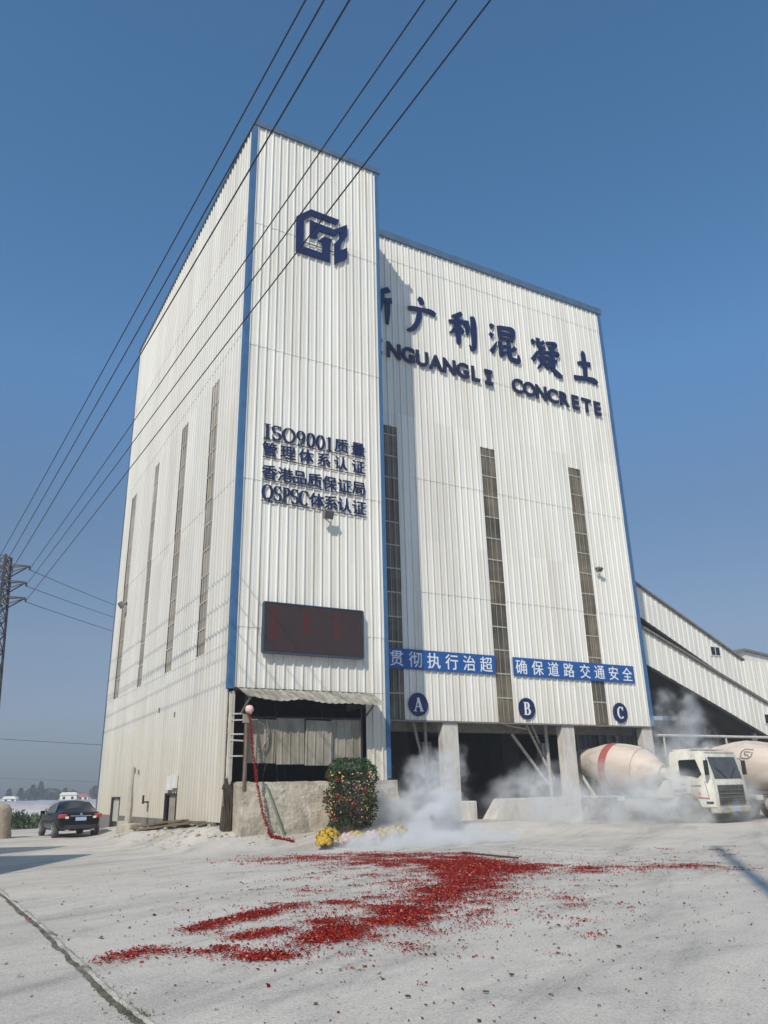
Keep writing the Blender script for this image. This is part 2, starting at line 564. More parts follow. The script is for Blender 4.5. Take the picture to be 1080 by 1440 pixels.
# grass in the joint
mb = MB()
for i in range(900):
    k = random.random()
    t = k*.22+.62 if i % 3 == 0 else (.15+.15*k if i % 3 == 1 else .76+.12*k)
    if mnoise.noise(Vector((t*26, 5, 2))) < -.02:
        continue
    p = polyline_at(gpts, t)+Vector((random.gauss(0, .05), random.gauss(0, .05), .0))
    a = random.uniform(0, 6.28)
    h_ = random.uniform(.012, .035)
    q = Vector((math.cos(a), math.sin(a), 0))
    s_ = Vector((-q.y, q.x, 0))*.006
    mb.face([p-s_, p+s_, p+q*.03+Vector((0, 0, h_))])
tag(mb.build('joint_grass', M['grass'], fixn=False), 'short dull green grass growing in the broken joint of the yard', 'grass', kind='stuff')

# ------------------------------------------------------------------ cladding
def cladding(plane, base, a0, a1, z0, z1, holes=(), joints=(), pitch=.35, dep=.052, out=-1, phase=0.0, lapd=.016, zfun=None):
    """trapezoid-rib sheet. plane 'u': runs along u at v=base (outward -v); 'v': runs along v at u=base (outward -u)"""
    bp = {round(a0, 4): 0, round(a1, 4): 0}
    x = math.floor(a0/pitch)*pitch+phase
    def prof(a):
        t = (a-phase) % pitch
        k = t/pitch*.35
        if k < .02:
            return dep*k/.02
        if k < .055:
            return dep
        if k < .063:
            return dep*(1-(k-.055)/.008)
        if .195 < k < .225:
            return dep*.18
        return 0
    cand = []
    while x < a1+pitch:
        for q in (0, .02, .055, .063, .19, .2, .22, .23):
            cand.append(x+q*pitch/.35)
        x += pitch
    for h_ in holes:
        cand += [h_[0], h_[1]]
    cand = sorted(set(round(q, 4) for q in cand if a0 < q < a1) | set(bp))
    mb = MB()
    def P(a, d, z):
        return (a, base+out*d, z) if plane == 'u' else (base+out*d, a, z)
    for p, q in zip(cand[:-1], cand[1:]):
        mid = (p+q)/2
        segs = [(z0, z1)]
        for h_ in holes:
            if h_[0] < mid < h_[1]:
                ns_ = []
                for a_, b_ in segs:
                    if h_[3] <= a_ or h_[2] >= b_:
                        ns_.append((a_, b_))
                        continue
                    if h_[2] > a_:
                        ns_.append((a_, h_[2]))
                    if h_[3] < b_:
                        ns_.append((h_[3], b_))
                segs = ns_
        dp, dq = prof(p+1e-4), prof(q-1e-4)
        for a_, b_ in segs:
            cuts = [a_]+[j for j in joints if a_ < j < b_]+[b_]
            for k, (lo, hi) in enumerate(zip(cuts[:-1], cuts[1:])):
                e = lapd if (lo in joints) else 0
                mb.face([P(p, dp+e, lo), P(q, dq+e, lo), P(q, dq, hi), P(p, dp, hi)])
                if e:
                    mb.face([P(p, dp, lo), P(q, dq, lo), P(q, dq+e, lo), P(p, dp+e, lo)])
    return mb

def strip_sheet(plane, base, a0, a1, z0, z1, out=-1):
    return cladding(plane, base, a0, a1, z0, z1, pitch=.35, dep=.03, out=out)

plant = thing('concrete_plant', P0, ANG, 'tall white ribbed metal batching plant with blue corner trim and three open truck bays', 'building')

JF = (6.99, 12.47, 18.1, 23.9)
tw = cladding('u', 0, .1, W1-.1, ZC, ZT, holes=[(1.07, 4.89, 6.17, 7.86)], joints=JF, phase=.12)
tw.build('cladding_wall', M['clad'], plant, fixn=False)
tw = cladding('u', 0, 5.12, W1-.1, 1.94, ZC-.012, phase=.12)
tw.build('cladding_wall', M['clad'], plant, fixn=False)
KS = [3.5, 8.11, 13.2, 18.39]
HW = .53
holes = [(k-HW, k+HW, 6.5, 18.04) for k in KS]
door_a = (15.3, 17.2, .0, 1.56)
door_b = (5.55, 7.15, .45, 1.66)
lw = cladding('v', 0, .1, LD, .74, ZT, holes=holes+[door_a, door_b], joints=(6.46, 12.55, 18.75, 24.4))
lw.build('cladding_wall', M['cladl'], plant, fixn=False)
STR = [(7.62, 8.36), (13.13, 13.99), (18.77, 19.66)]
bw = cladding('u', RC, W1+.02, W2-.1, ZBB, ZB, holes=[(a, b, ZBB, 17.45) for a, b in STR], joints=(9.73, 15.09, 21.31, 26.75), phase=.2)
bw.build('cladding_wall', M['clad'], plant, fixn=False)
sw = cladding('v', W1, .1, 19, ZBB, ZT, out=1)
sw.build('cladding_wall', M['clad'], plant, fixn=False)
sw = cladding('v', W2, RC+.1, 20, ZBB, ZB, out=1)
sw.build('cladding_wall', M['clad'], plant, fixn=False)
sw = cladding('u', LD, 0, W1, 0, ZT, out=1)
sw.build('cladding_wall', M['clad'], plant, fixn=False)
sw = cladding('u', 20, W1, W2, 0, ZB, out=1)
sw.build('cladding_wall', M['clad'], plant, fixn=False)
# roofs
mb = MB(); mb.b2(.02, W1-.02, .02, LD-.02, ZT-.3, ZT-.12)
mb.build('roof', M['steel'], plant)
mb = MB(); mb.b2(W1+.05, W2-.02, RC+.02, 19.9, ZB-.3, ZB-.12)
mb.build('roof', M['steel'], plant)
# roof caps
def cap(pts, hgt=.26, th=.14):
    mb = MB()
    for (a, b_) in pts:
        mb.b2(min(a[0], b_[0])-th/2, max(a[0], b_[0])+th/2, min(a[1], b_[1])-th/2, max(a[1], b_[1])+th/2, a[2]-.10, a[2]+hgt-.10)
    return mb
cap([((-.02, -.04, ZT), (W1+.1, -.04, ZT))]).build('roof_cap', M['bluegrey'], plant)
cap([((-.05, .2, ZT+.001), (-.05, LD, ZT+.001))], .16, .10).build('roof_cap', M['bluegrey'], plant)
cap([((W1+.1, RC-.04, ZB), (W2+.1, RC-.04, ZB))], .38).build('roof_cap', M['bluegrey'], plant)
cap([((W2+.06, RC+.2, ZB), (W2+.06, 20, ZB))], .34, .12).build('roof_cap', M['bluegrey'], plant)
# corner trims
mb = MB(); mb.b2(-.075, .13, -.075, -.002, ZC-.05, ZT-.1); mb.b2(-.0752, -.002, -.0005, .20, ZC-.05, ZT-.1)
mb.build('corner_trim', M['blue'], plant)
mb = MB(); mb.b2(W1-.10, W1+.06, -.07, -.001, 2.0, ZT-.1); mb.b2(W1+.001, W1+.0605, -.0005, RC-.05, 2.0, ZT-.1)
mb.build('corner_trim', M['blue'], plant)
mb = MB(); mb.b2(W2-.14, W2+.07, RC-.075, RC-.002, ZBB, ZB-.1); mb.b2(W2+.001, W2+.0705, RC, RC+.2, ZBB, ZB-.1)
mb.build('corner_trim', M['blue'], plant)
mb = MB(); mb.b2(-.06, -.001, LD-.12, LD+.05, .7, ZT-.1)
mb.build('corner_trim', M['bluegrey'], plant)
# base flashing under the front cladding
mb = MB(); mb.b2(W1+.07, W2-.15, RC-.06, RC+.05, ZBB-.07, ZBB-.004)
mb.build('flashing', M['steel'], plant)
mb = MB(); mb.b2(.14, 5.11, -.07, .06, ZC-.12, ZC-.005)
mb.build('flashing', M['blackmetal'], plant)
# skylight strips
for (a, b_) in STR:
    o = strip_sheet('u', RC+.02, a, b_, ZBB, 17.45).build('window_strip', M['strip'], plant, fixn=False)
    mb = MB()
    z = ZBB+1.05
    while z < 17.3:
        mb.b2(a+.01, b_-.01, RC-.0135, RC-.0095, z-.03, z+.03)
        z += 1.06
    mb.b2((a+b_)/2-.14, (a+b_)/2-.12, RC-.0138, RC-.008, ZBB+.05, 17.4)
    mb.b2((a+b_)/2+.14, (a+b_)/2+.16, RC-.0138, RC-.008, ZBB+.05, 17.4)
    mb.build('glazing_bar', M['bar'], o)
for k in KS:
    o = strip_sheet('v', .02, k-HW, k+HW, 6.5, 18.04).build('window_strip', M['stripl'], plant, fixn=False)
    mb = MB()
    z = 6.5+1.0
    while z < 18:
        mb = MB(); mb.b2(-.0135, -.0095, k-HW+.01, k+HW-.01, z-.022, z+.022)
        mb.build('glazing_bar', M['barl'], o)
        z += 1.06
    pass
# plinth along the left wall
M['plinth'] = mat('grey_plinth', (.21, .19, .165), (.15, .135, .12), 1.4, .95, bump=.3, bscale=10)
for a, b_ in ((.9, 5.5), (7.2, 15.2), (17.25, LD)):
    mb = MB(); mb.b2(-.05, .12, a, b_, -.2, .742)
    mb.build('plinth', M['plinth'], plant)
# doors on the left wall
mb = MB(); mb.b2(.06, .10, 15.9, 17.1, .46, 1.5)
d = mb.build('door', M['cladl'], plant)
mb = MB(); mb.b2(-.04, .06, 15.28, 15.34, .02, 1.58); mb.b2(-.04, .06, 17.16, 17.22, .02, 1.58); mb.b2(-.0405, .06, 15.341, 17.159, 1.52, 1.58)
mb.build('door_frame', M['blackmetal'], d)
mb = MB(); mb.b2(.24, .28, 5.5, 7.2, .3, 1.7)
mb.build('door_backing', M['dark'], plant)
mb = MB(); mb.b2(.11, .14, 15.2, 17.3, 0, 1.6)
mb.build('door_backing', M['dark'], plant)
mb = MB(); mb.b2(.05, .09, 5.6, 6.75, .62, 1.60)
d = mb.build('door', M['rust'], plant)
d['label'] = 'brown rusty hatch door'
mb = MB(); mb.b2(-.04, .05, 5.53, 5.59, .45, 1.68); mb.b2(-.04, .05, 7.11, 7.17, .45, 1.68); mb.b2(-.0405, .05, 5.591, 7.109, 1.61, 1.68)
mb.build('door_frame', M['blackmetal'], d)
for (a, b_, z0, z1) in ((6.05, 6.62, 1.78, 2.28), (5.42, 5.92, 1.84, 2.32)):
    mb = MB(); mb.b2(-.16, -.04, a, b_, z0, z1)
    mb.build('meter_box', M['white'], plant, bevel=.01)
# wall bracket and stubs on the left wall
mb = MB(); mb.beam((-.05, 9.6, 1.35), (-.28, 9.6, 1.35), .06); mb.beam((-.28, 9.6, 1.28), (-.28, 9.6, 1.62), .07); mb.beam((-.06, 10.0, 1.35), (-.2, 9.6, 1.35), .05)
mb.build('wall_bracket', M['blackmetal'], plant)
for (v, z) in ((8.9, 5.0), (6.4, 4.6), (11.8, 2.6), (12.6, 2.7)):
    mb = MB(); mb.b2(-.09, -.04, v-.03, v+.03, z-.10, z+.10)
    mb.build('wall_stub', M['steel'], plant)
# interior
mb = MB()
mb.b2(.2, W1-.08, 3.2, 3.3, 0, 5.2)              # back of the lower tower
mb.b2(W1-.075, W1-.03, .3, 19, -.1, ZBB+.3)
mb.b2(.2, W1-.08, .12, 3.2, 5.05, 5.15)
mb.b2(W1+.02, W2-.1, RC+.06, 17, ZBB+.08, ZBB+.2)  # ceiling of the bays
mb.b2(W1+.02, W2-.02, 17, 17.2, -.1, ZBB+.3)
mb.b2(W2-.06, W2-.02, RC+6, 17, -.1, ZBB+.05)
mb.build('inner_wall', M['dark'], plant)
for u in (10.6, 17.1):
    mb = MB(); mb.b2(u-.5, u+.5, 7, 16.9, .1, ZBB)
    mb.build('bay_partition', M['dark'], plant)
# columns
def column(u0, u1):
    mb = MB()
    mb.b2(u0, u1, RC+.02, RC+.42, -.1, ZBB-.075)
    o = mb.build('column', M['column'], plant, bevel=.03)
    return o
column(10.2, 10.98); column(16.73, 17.48); column(21.86, W2-.04)
mb = MB(); mb.b2(10.95, 11.4, RC-.45, RC+.5, .0, 1.12)
mb.build('wheel_guard', M['column'], plant, bevel=.05)
mb = MB(); mb.prism([(12.3, .0), (13.25, 1.16), (16.72, 1.16), (16.72, .0)], RC+.05, RC+.9)
mb.build('bay_wall', M['column'], plant, bevel=.03)
mb = MB(); mb.b2(6.06, W2-.1, RC+1.3, RC+1.6, ZBB-.35, ZBB+.07)
mb.build('bay_beam', M['steel'], plant)
# chutes and pipes in the bays
for a, b_, r in (((9.35, 3.7, 4.3), (10.1, 3.7, 1.6), .06), ((9.6, 4.0, 4.3), (10.22, 3.9, 1.5), .05), ((9.9, 3.6, 4.3), (9.95, 3.6, .4), .07),
                 ((14.6, 3.7, 3.9), (16.5, 3.7, 1.7), .07), ((15.5, 3.7, 4.3), (16.75, 3.6, 1.9), .06), ((15.9, 3.8, 4.3), (16.9, 3.7, 1.9), .06),
                 ((16.45, 3.5, 4.3), (16.5, 3.5, .5), .08), ((13.9, 3.4, 4.28), (15.2, 3.4, 4.1), .04)):
    mb = MB(); mb.tube([a, b_], r, 8)
    mb.build('chute_pipe', M['bar'], plant, smooth=True)
for u in (9.72, 16.2):
    mb = MB(); mb.b2(u, u+.45, 3.55, 3.95, 2.9, 3.5)
    mb.build('control_box', M['steel'], plant, bevel=.02)
# corner post of the open front
mb = MB(); mb.b2(.03, .22, .04, .2, .2, ZC-.13)
mb.build('corner_post', M['column'], plant, bevel=.015)
# plinth under the open front (sloped, rough)
mb = MB()
NU, NZ = 40, 16
def pf(i, j):
    u = .28+(W1-.28)*i/NU
    z = -.15+2.08*j/NZ
    v = -.95+.42*j/NZ+.035*mnoise.noise(Vector((u*3.5, z*3.5, 7)))+.10*mnoise.noise(Vector((u*1.7, z*1.7, 2)))+.03*mnoise.noise(Vector((u*7, z*7, 2)))
    if j == NZ:
        z += .05*mnoise.noise(Vector((u*3, 0, 9)))
    return (u, v, z)
for i in range(NU):
    for j in range(NZ):
        mb.face([pf(i, j), pf(i+1, j), pf(i+1, j+1), pf(i, j+1)])
    a, b_ = pf(i, NZ), pf(i+1, NZ)
    mb.face([a, b_, (b_[0], .6, b_[2]+.01), (a[0], .6, a[2]+.01)])
for j in range(NZ):
    a, b_ = pf(0, j), pf(0, j+1)
    mb.face([a, b_, (b_[0], .6, b_[2]), (a[0], .6, a[2])])
    a, b_ = pf(NU, j), pf(NU, j+1)
    mb.face([a, b_, (b_[0], RC, b_[2]), (a[0], RC, a[2])])
mb.build('plinth', M['conc'], plant, smooth='all')
# junk in the dark void: bent bars
for k in range(7):
    u = random.uniform(.4, 4.8)
    mb = MB(); mb.tube([(u, random.uniform(.5, 1.5), 1.9), (u+random.uniform(-.8, .8), random.uniform(.5, 1.5), random.uniform(3.8, 4.9))], .03, 5)
    mb.build('inner_bar', M['blackmetal'], plant)
# torn sheet edge and dark broken post at the corner
mb = MB()
for k in range(14):
    z = .7+k*.3
    mb.face([(-.03, .02+.05*random.random(), z), (-.03, .12, z), (-.03, .12, z+.3), (-.03, .02+.08*random.random(), z+.3)])
mb.build('torn_edge', M['rust'], plant, fixn=False)
mb = MB()
mb.box((.08, .10, .9), (.26, .2, 1.7), Matrix.Rotation(.06, 3, 'Y'))
mb.prism([(-.07, 1.74), (.19, 1.72), (.22, 2.0), (.12, 1.85), (.05, 2.12), (-.02, 1.9)], .02, .18)
for k in range(5):
    x = -.02+.06*k
    mb.tube([(x, -.02, .3), (x+random.uniform(-.1, .1), -.06, 1.0), (x+random.uniform(-.14, .14), -.02, random.uniform(1.3, 1.9))], [.03, .022, .01], 5)
mb.build('broken_post', M['darkwood'], plant)

# ------------------------------------------------------------------ lettering helpers
def font_obj(name, body, size, m, parent, pos, extrude=.03, offset=0, sx=1, bold=0):
    cu = bpy.data.curves.new(name, 'FONT')
    cu.body = body
    cu.size = size
    cu.extrude = extrude
    cu.offset = offset
    cu.align_x = 'CENTER'
    cu.align_y = 'BOTTOM_BASELINE'
    cu.resolution_u = 3
    tmp = bpy.data.objects.new(name, cu)
    COL.objects.link(tmp)
    bpy.context.view_layer.update()
    me = bpy.data.meshes.new_from_object(tmp)
    bpy.data.objects.remove(tmp)
    # upright: x stays, y -> z, z -> -y ; then centre vertically on its box
    co = np.empty(len(me.vertices)*3, dtype=np.float32)
    me.vertices.foreach_get('co', co)
    co = co.reshape(-1, 3)
    cx = (co[:, 0].min()+co[:, 0].max())/2
    cy = (co[:, 1].min()+co[:, 1].max())/2
    out = np.stack([(co[:, 0]-cx)*sx, -co[:, 2], co[:, 1]-cy], 1)
    me.vertices.foreach_set('co', out.astype(np.float32).ravel())
    if bold:
        fs0 = [tuple(p.vertices) for p in me.polygons]
        vs, fs = [], []
        for k, (dx, dz) in enumerate(((0, 0), (bold, 0), (-bold, 0), (0, bold*.7), (0, -bold*.7))):
            b = len(vs)
            vs += [(q[0]+dx, q[1]-.0011*k, q[2]+dz) for q in out.tolist()]
            fs += [tuple(b+i for i in f) for f in fs0]
        me = bpy.data.meshes.new(name)
        me.from_pydata(vs, [], fs)
    me.materials.clear()
    me.materials.append(m)
    o = bpy.data.objects.new(name, me)
    COL.objects.link(o)
    o.parent = parent
    o.location = pos
    return o

def catmull(pts, n):
    out = []
    for i in range(len(pts)-1):
        p0 = pts[max(i-1, 0)]; p1 = pts[i]; p2 = pts[i+1]; p3 = pts[min(i+2, len(pts)-1)]
        for k in range(n):
            t = k/n
            out.append(tuple(.5*((2*b)+(-a+c_)*t+(2*a-5*b+4*c_-d_)*t*t+(-a+3*b-3*c_+d_)*t**3) for a, b, c_, d_ in zip(p0, p1, p2, p3)))
    out.append(tuple(pts[-1]))
    return out

def ribbon(mb, pts, dep, k):
    """pts (x, z, width): a flat stroke extruded towards -y"""
    y0 = -dep-.0017*k
    L, Rr = [], []
    for i, p in enumerate(pts):
        a = pts[max(i-1, 0)]; b = pts[min(i+1, len(pts)-1)]
        t = Vector((b[0]-a[0], b[1]-a[1]))
        t = t.normalized() if t.length > 1e-6 else Vector((1, 0))
        nn = Vector((-t.y, t.x))*p[2]/2
        L.append((p[0]+nn.x, p[1]+nn.y)); Rr.append((p[0]-nn.x, p[1]-nn.y))
    n_ = len(pts)
    vs = [(x, y0, z) for x, z in L]+[(x, y0, z) for x, z in Rr]+[(x, 0, z) for x, z in L]+[(x, 0, z) for x, z in Rr]
    fs = []
    for i in range(n_-1):
        fs.append((i, i+1, n_+i+1, n_+i))
        fs.append((2*n_+i, 2*n_+i+1, i+1, i))
        fs.append((n_+i, n_+i+1, 3*n_+i+1, 3*n_+i))
    fs.append((0, n_, 3*n_, 2*n_)); fs.append((n_-1, 2*n_-1, 4*n_-1, 3*n_-1))
    mb.raw(vs, fs)

def brush_char(strokes, w, h, dep=.10, wk=1.0):
    mb = MB()
    for k, st in enumerate(strokes):
        pts = [((x-.5)*w, (y-.5)*h, q*h*wk) for x, y, q in st]
        ribbon(mb, catmull(pts, 5) if len(pts) > 2 else pts, dep, k)
    return mb

def st(*p):
    return list(p)
BR = {
 'xin': [st((.26, .98, .07), (.33, .90, .10)), st((.06, .83, .07), (.28, .85, .06), (.46, .88, .09)), st((.15, .78, .05), (.20, .70, .08)), st((.39, .80, .07), (.33, .70, .05)),
         st((.03, .63, .07), (.28, .66, .06), (.50, .68, .10)), st((.06, .44, .07), (.28, .47, .06), (.48, .49, .10)), st((.27, .66, .09), (.27, .30, .09), (.25, .02, .06), (.18, .06, .02)),
         st((.22, .40, .08), (.12, .24, .06), (.03, .16, .02)), st((.32, .38, .05), (.40, .30, .08), (.46, .25, .10)),
         st((.90, .98, .12), (.80, .93, .13), (.64, .88, .08)), st((.66, .90, .11), (.65, .62, .10), (.58, .30, .07), (.48, .10, .02)), st((.64, .64, .09), (.82, .66, .08), (.97, .68, .13)),
         st((.83, .66, .12), (.83, .35, .12), (.81, -.02, .06))],
 'guang': [st((.42, 1.02, .08), (.50, .97, .14), (.57, .86, .09)), st((.06, .62, .09), (.20, .66, .11), (.50, .70, .09), (.84, .71, .13), (1.0, .66, .10)),
           st((.44, .69, .10), (.42, .52, .13), (.34, .28, .12), (.18, .08, .11), (.0, .0, .04))],
 'li': [st((.50, .98, .10), (.38, .90, .11), (.14, .80, .05)), st((.02, .62, .08), (.20, .66, .10), (.56, .74, .12)), st((.33, .90, .10), (.34, .50, .13), (.33, .10, .12), (.31, .02, .04)),
        st((.32, .60, .11), (.20, .42, .10), (.02, .28, .03)), st((.36, .58, .06), (.46, .46, .13), (.54, .40, .08)), st((.66, .80, .12), (.68, .60, .14), (.67, .38, .06)),
        st((.88, .98, .10), (.92, .80, .15), (.91, .30, .14), (.88, .04, .12), (.80, .0, .07), (.72, .10, .02))],
 'hun': [st((.06, .94, .08), (.16, .86, .14)), st((.02, .66, .08), (.13, .58, .14)), st((.04, .10, .13), (.12, .22, .10), (.24, .44, .03)),
         st((.36, .96, .10), (.38, .76, .12), (.39, .56, .10)), st((.36, .92, .09), (.60, .96, .09), (.84, .95, .14), (.82, .74, .12), (.78, .58, .08)), st((.40, .76, .09), (.76, .79, .09)), st((.40, .60, .09), (.78, .63, .09)),
         st((.34, .34, .08), (.46, .36, .09), (.58, .40, .08)), st((.36, .50, .11), (.38, .24, .12), (.38, .10, .11), (.46, .14, .09), (.60, .26, .03)),
         st((.90, .44, .12), (.80, .34, .10), (.68, .28, .04)), st((.66, .54, .11), (.67, .26, .12), (.70, .08, .12), (.84, .04, .12), (.98, .06, .12), (.98, .24, .03))],
 'ning': [st((.03, .88, .08), (.13, .78, .14)), st((.0, .24, .13), (.08, .34, .11), (.20, .56, .03)), st((.50, .92, .10), (.38, .84, .09), (.28, .80, .04)), st((.27, .98, .10), (.28, .76, .11), (.38, .70, .09), (.52, .74, .08)),
          st((.34, .66, .10), (.27, .54, .08), (.20, .46, .03)), st((.28, .54, .08), (.40, .56, .08), (.54, .60, .09)), st((.20, .36, .08), (.38, .39, .09), (.56, .43, .10)),
          st((.40, .56, .10), (.38, .34, .11), (.30, .16, .09), (.16, .02, .03)), st((.42, .32, .06), (.50, .20, .12), (.54, .12, .08)),
          st((.58, .90, .08), (.76, .94, .09), (.92, .94, .12), (.84, .82, .10), (.74, .74, .04)), st((.64, .80, .06), (.74, .76, .10), (.80, .68, .07)), st((.56, .60, .08), (.76, .63, .09), (.98, .66, .12), (.92, .56, .06)),
          st((.76, .62, .11), (.76, .36, .12), (.76, .14, .08)), st((.76, .38, .08), (.92, .42, .10)), st((.64, .48, .10), (.63, .26, .10), (.54, .06, .03)), st((.62, .28, .07), (.74, .12, .11), (.88, .02, .15), (1.06, -.04, .08))],
 'tu': [st((.24, .58, .08), (.36, .61, .11), (.60, .65, .10), (.80, .66, .13)), st((.46, .98, .10), (.52, .92, .14), (.53, .50, .14), (.50, .14, .11)), st((.0, .10, .10), (.16, .10, .13), (.50, .15, .11), (.86, .16, .16), (1.02, .10, .10))],
}
# serif glyphs: strokes drawn with a broad vertical nib, box of width gw and height 1
def arc(cx, cz, rx, rz, a0, a1, n_=22):
    return [(cx+rx*math.cos(R(a0+(a1-a0)*i/n_)), cz+rz*math.sin(R(a0+(a1-a0)*i/n_))) for i in range(n_+1)]
THK, THN = .19, .065
def nib(pts, k=1.0):
    out = []
    for i, p in enumerate(pts):
        a = pts[max(i-1, 0)]; b = pts[min(i+1, len(pts)-1)]
        t = Vector((b[0]-a[0], b[1]-a[1]))
        t = t.normalized() if t.length > 1e-6 else Vector((0, 1))
        out.append((p[0], p[1], (THN+(THK-THN)*abs(t.y)**1.5)*k))
    return out
def bar(x0, z0, x1, z1, w_):
    return [(x0, z0, w_), (x1, z1, w_)]
def serif(x, z, w_=.32, t_=.055):
    return bar(x-w_/2, z, x+w_/2, z, t_)
SERIF = {
 'I': (.42, [bar(.21, .02, .21, .98, THK), serif(.21, .03), serif(.21, .97)]),
 'S': (.58, [nib(arc(.29, .73, .20, .235, 35, 260)[:] + arc(.29, .27, .21, .24, 82, -150)), bar(.50, .99, .50, .70, .05), bar(.08, .02, .08, .31, .05)]),
 'O': (.80, [nib(arc(.40, .5, .31, .47, 0, 360, 36))]),
 'Q': (.82, [nib(arc(.40, .5, .31, .47, 0, 360, 36)), [(.40, .14, .05), (.56, -.06, .14), (.78, -.14, .05)]]),
 'C': (.74, [nib(arc(.40, .5, .31, .47, 42, 318, 30)), bar(.665, .99, .665, .68, .06)]),
 'P': (.64, [bar(.20, .02, .20, .98, THK), serif(.20, .03), bar(.06, .97, .36, .97, .055), nib(arc(.30, .72, .23, .25, 90, -90, 18)), bar(.2, .47, .32, .47, .055)]),
 '9': (.56, [nib(arc(.27, .67, .18, .29, 0, 360, 28)), nib([(.45, .67), (.44, .40), (.36, .16), (.20, .03), (.10, .05)], .9)]),
 '0': (.56, [nib(arc(.28, .5, .19, .46, 0, 360, 30))]),
 '1': (.44, [bar(.24, .02, .24, .98, THK*.9), serif(.24, .03), [(.08, .84, .05), (.18, .92, .07), (.26, .97, .05)]]),
 'A': (.86, [[(.12, .03, .07), (.42, .98, .07)], [(.40, .98, .20), (.70, .03, .20)], bar(.22, .34, .58, .34, .07), serif(.13, .03, .28), serif(.70, .03, .34)]),
 'B': (.76, [bar(.22, .02, .22, .98, THK), bar(.06, .97, .40, .97, .06), bar(.06, .03, .42, .03, .06), nib(arc(.34, .74, .22, .23, 90, -90, 16)), nib(arc(.36, .27, .27, .245, 90, -90, 16)), bar(.2, .51, .38, .51, .06)]),
}
def serif_glyph(ch, height, sx, dep, k0=0):
    wd, sts = SERIF[ch]
    mb = MB()
    for k, s_ in enumerate(sts):
        ribbon(mb, [((x-wd/2)*height*sx, (z-.5)*height, q*height) for x, z, q in s_], dep, k+k0)
    return mb

# company name
zc_ = 23.9
sg = thing('company_name_sign', B(6.6, RC-.06, 22.8), ANG, 'navy brush-style Chinese company name along the top of the right facade', 'sign')
for key, u in (('xin', 7.42), ('guang', 9.95), ('li', 12.45), ('hun', 15.12), ('ning', 17.98), ('tu', 20.82)):
    wd = 1.72 if key not in ('ning', 'hun') else 1.9
    o = brush_char(BR[key], wd, 2.02 if key != 'guang' else 2.05, .06, 1.12).build('character', M['navy'], sg)
    o.location = (u-6.6, .0, zc_-22.8)
sg = thing('company_name_sign', B(6.2, RC-.06, 21.0), ANG, 'navy block capitals NGUANGLI CONCRETE under the Chinese company name', 'sign')
for i, ch in enumerate('XINGUANGLI'):
    u = 8.27+(i-2)*.803-(.10 if i < 2 else 0)
    if ch == 'I':
        mb = MB()
        ribbon(mb, bar(0, -.43, 0, .43, .22), .1, 0); ribbon(mb, bar(-.24, .34, .24, .34, .17), .1, 1); ribbon(mb, bar(-.24, -.34, .24, -.34, .17), .1, 2)
        o = mb.build('letter', M['navyside'], sg)
        o.location = (u-6.2, -.02, .46)
    else:
        font_obj('letter', ch, 1.12, M['navyside'], sg, (u-6.2, -.045, .46), .035, .035, .98)
for i, ch in enumerate('CONCRETE'):
    font_obj('letter', ch, 1.12, M['navyside'], sg, (15.78+i*.81-6.2, -.045, .46), .035, .035, .98)

# certification lettering
sg = thing('certification_sign', B(.85, -.045, 11.7), ANG, 'four rows of navy raised lettering ISO9001 and Chinese on the narrow tower front', 'sign')
def srow(text, u0, u1, zc, h, name='letter'):
    tot = sum(SERIF[ch][0] for ch in text)
    x = u0
    k = (u1-u0)/tot
    for ch in text:
        wd = SERIF[ch][0]*k
        o = serif_glyph(ch, h, k/h, .028).build(name, M['navyside'], sg)
        o.location = (x+wd/2-.85, -.006, zc-11.7)
        x += wd
def crow(text, us, zc, h):
    for ch, u in zip(text, us):
        font_obj('character', ch, h*1.10, M['navy'], sg, (u-.85, -.022, zc-11.7), .012, .0, 1.05, .0125)
srow('ISO9001', .85, 3.75, 14.50, .60)
crow('质量', (4.13, 4.88), 14.53, .57)
crow('管理体系认证', (1.12, 1.86, 2.62, 3.37, 4.11, 4.89), 13.77, .55)
crow('香港品质保证局', (1.14, 1.77, 2.36, 2.98, 3.61, 4.27, 4.88), 12.84, .55)
srow('QSPSC', .86, 2.75, 12.04, .60)
crow('体系认证', (3.09, 3.68, 4.26, 4.9), 12.04, .56)
for z in (14.17, 13.43, 12.52, 11.69):
    mb = MB(); mb.b2(.0, 4.32, -.03, -.004, z-11.7-.012, z-11.7+.012)
    mb.build('mounting_rail', M['blackmetal'], sg)

# emblem
em = thing('company_emblem', B(2.0, -.045, 23.1), ANG, 'navy angular interlocked emblem high on the narrow tower front', 'sign')
G = [(2.66, 25.50), (4.05, 25.47), (3.88, 25.17), (2.74, 25.20), (2.34, 24.86), (2.34, 23.42), (3.22, 23.42), (3.22, 23.98), (3.02, 23.98), (3.30, 24.30), (3.70, 24.30), (3.58, 23.95), (3.58, 23.08), (2.0, 23.08), (2.0, 24.86)]
S2 = [(2.62, 24.92), (3.70, 24.80), (4.42, 25.36), (4.42, 24.74), (4.12, 24.24), (4.08, 23.86), (4.42, 24.12), (4.42, 23.56), (3.80, 23.04), (3.80, 24.12), (4.10, 24.58), (4.06, 24.80), (3.82, 24.52), (3.10, 24.52), (2.98, 24.30), (2.98, 24.08), (2.62, 24.02)]
for poly, e in ((G, 0), (S2, .004)):
    mb = MB(); mb.prism([(x-2.0, z-23.1) for x, z in poly], -.075-e, -.0)
    mb.build('emblem_shape', M['navy'], em)
for z in (23.7, 24.9):
    mb = MB(); mb.b2(.1, 2.2, -.045, -.003, z-23.1-.02, z-23.1+.02)
    mb.build('mounting_rail', M['steel'], em)

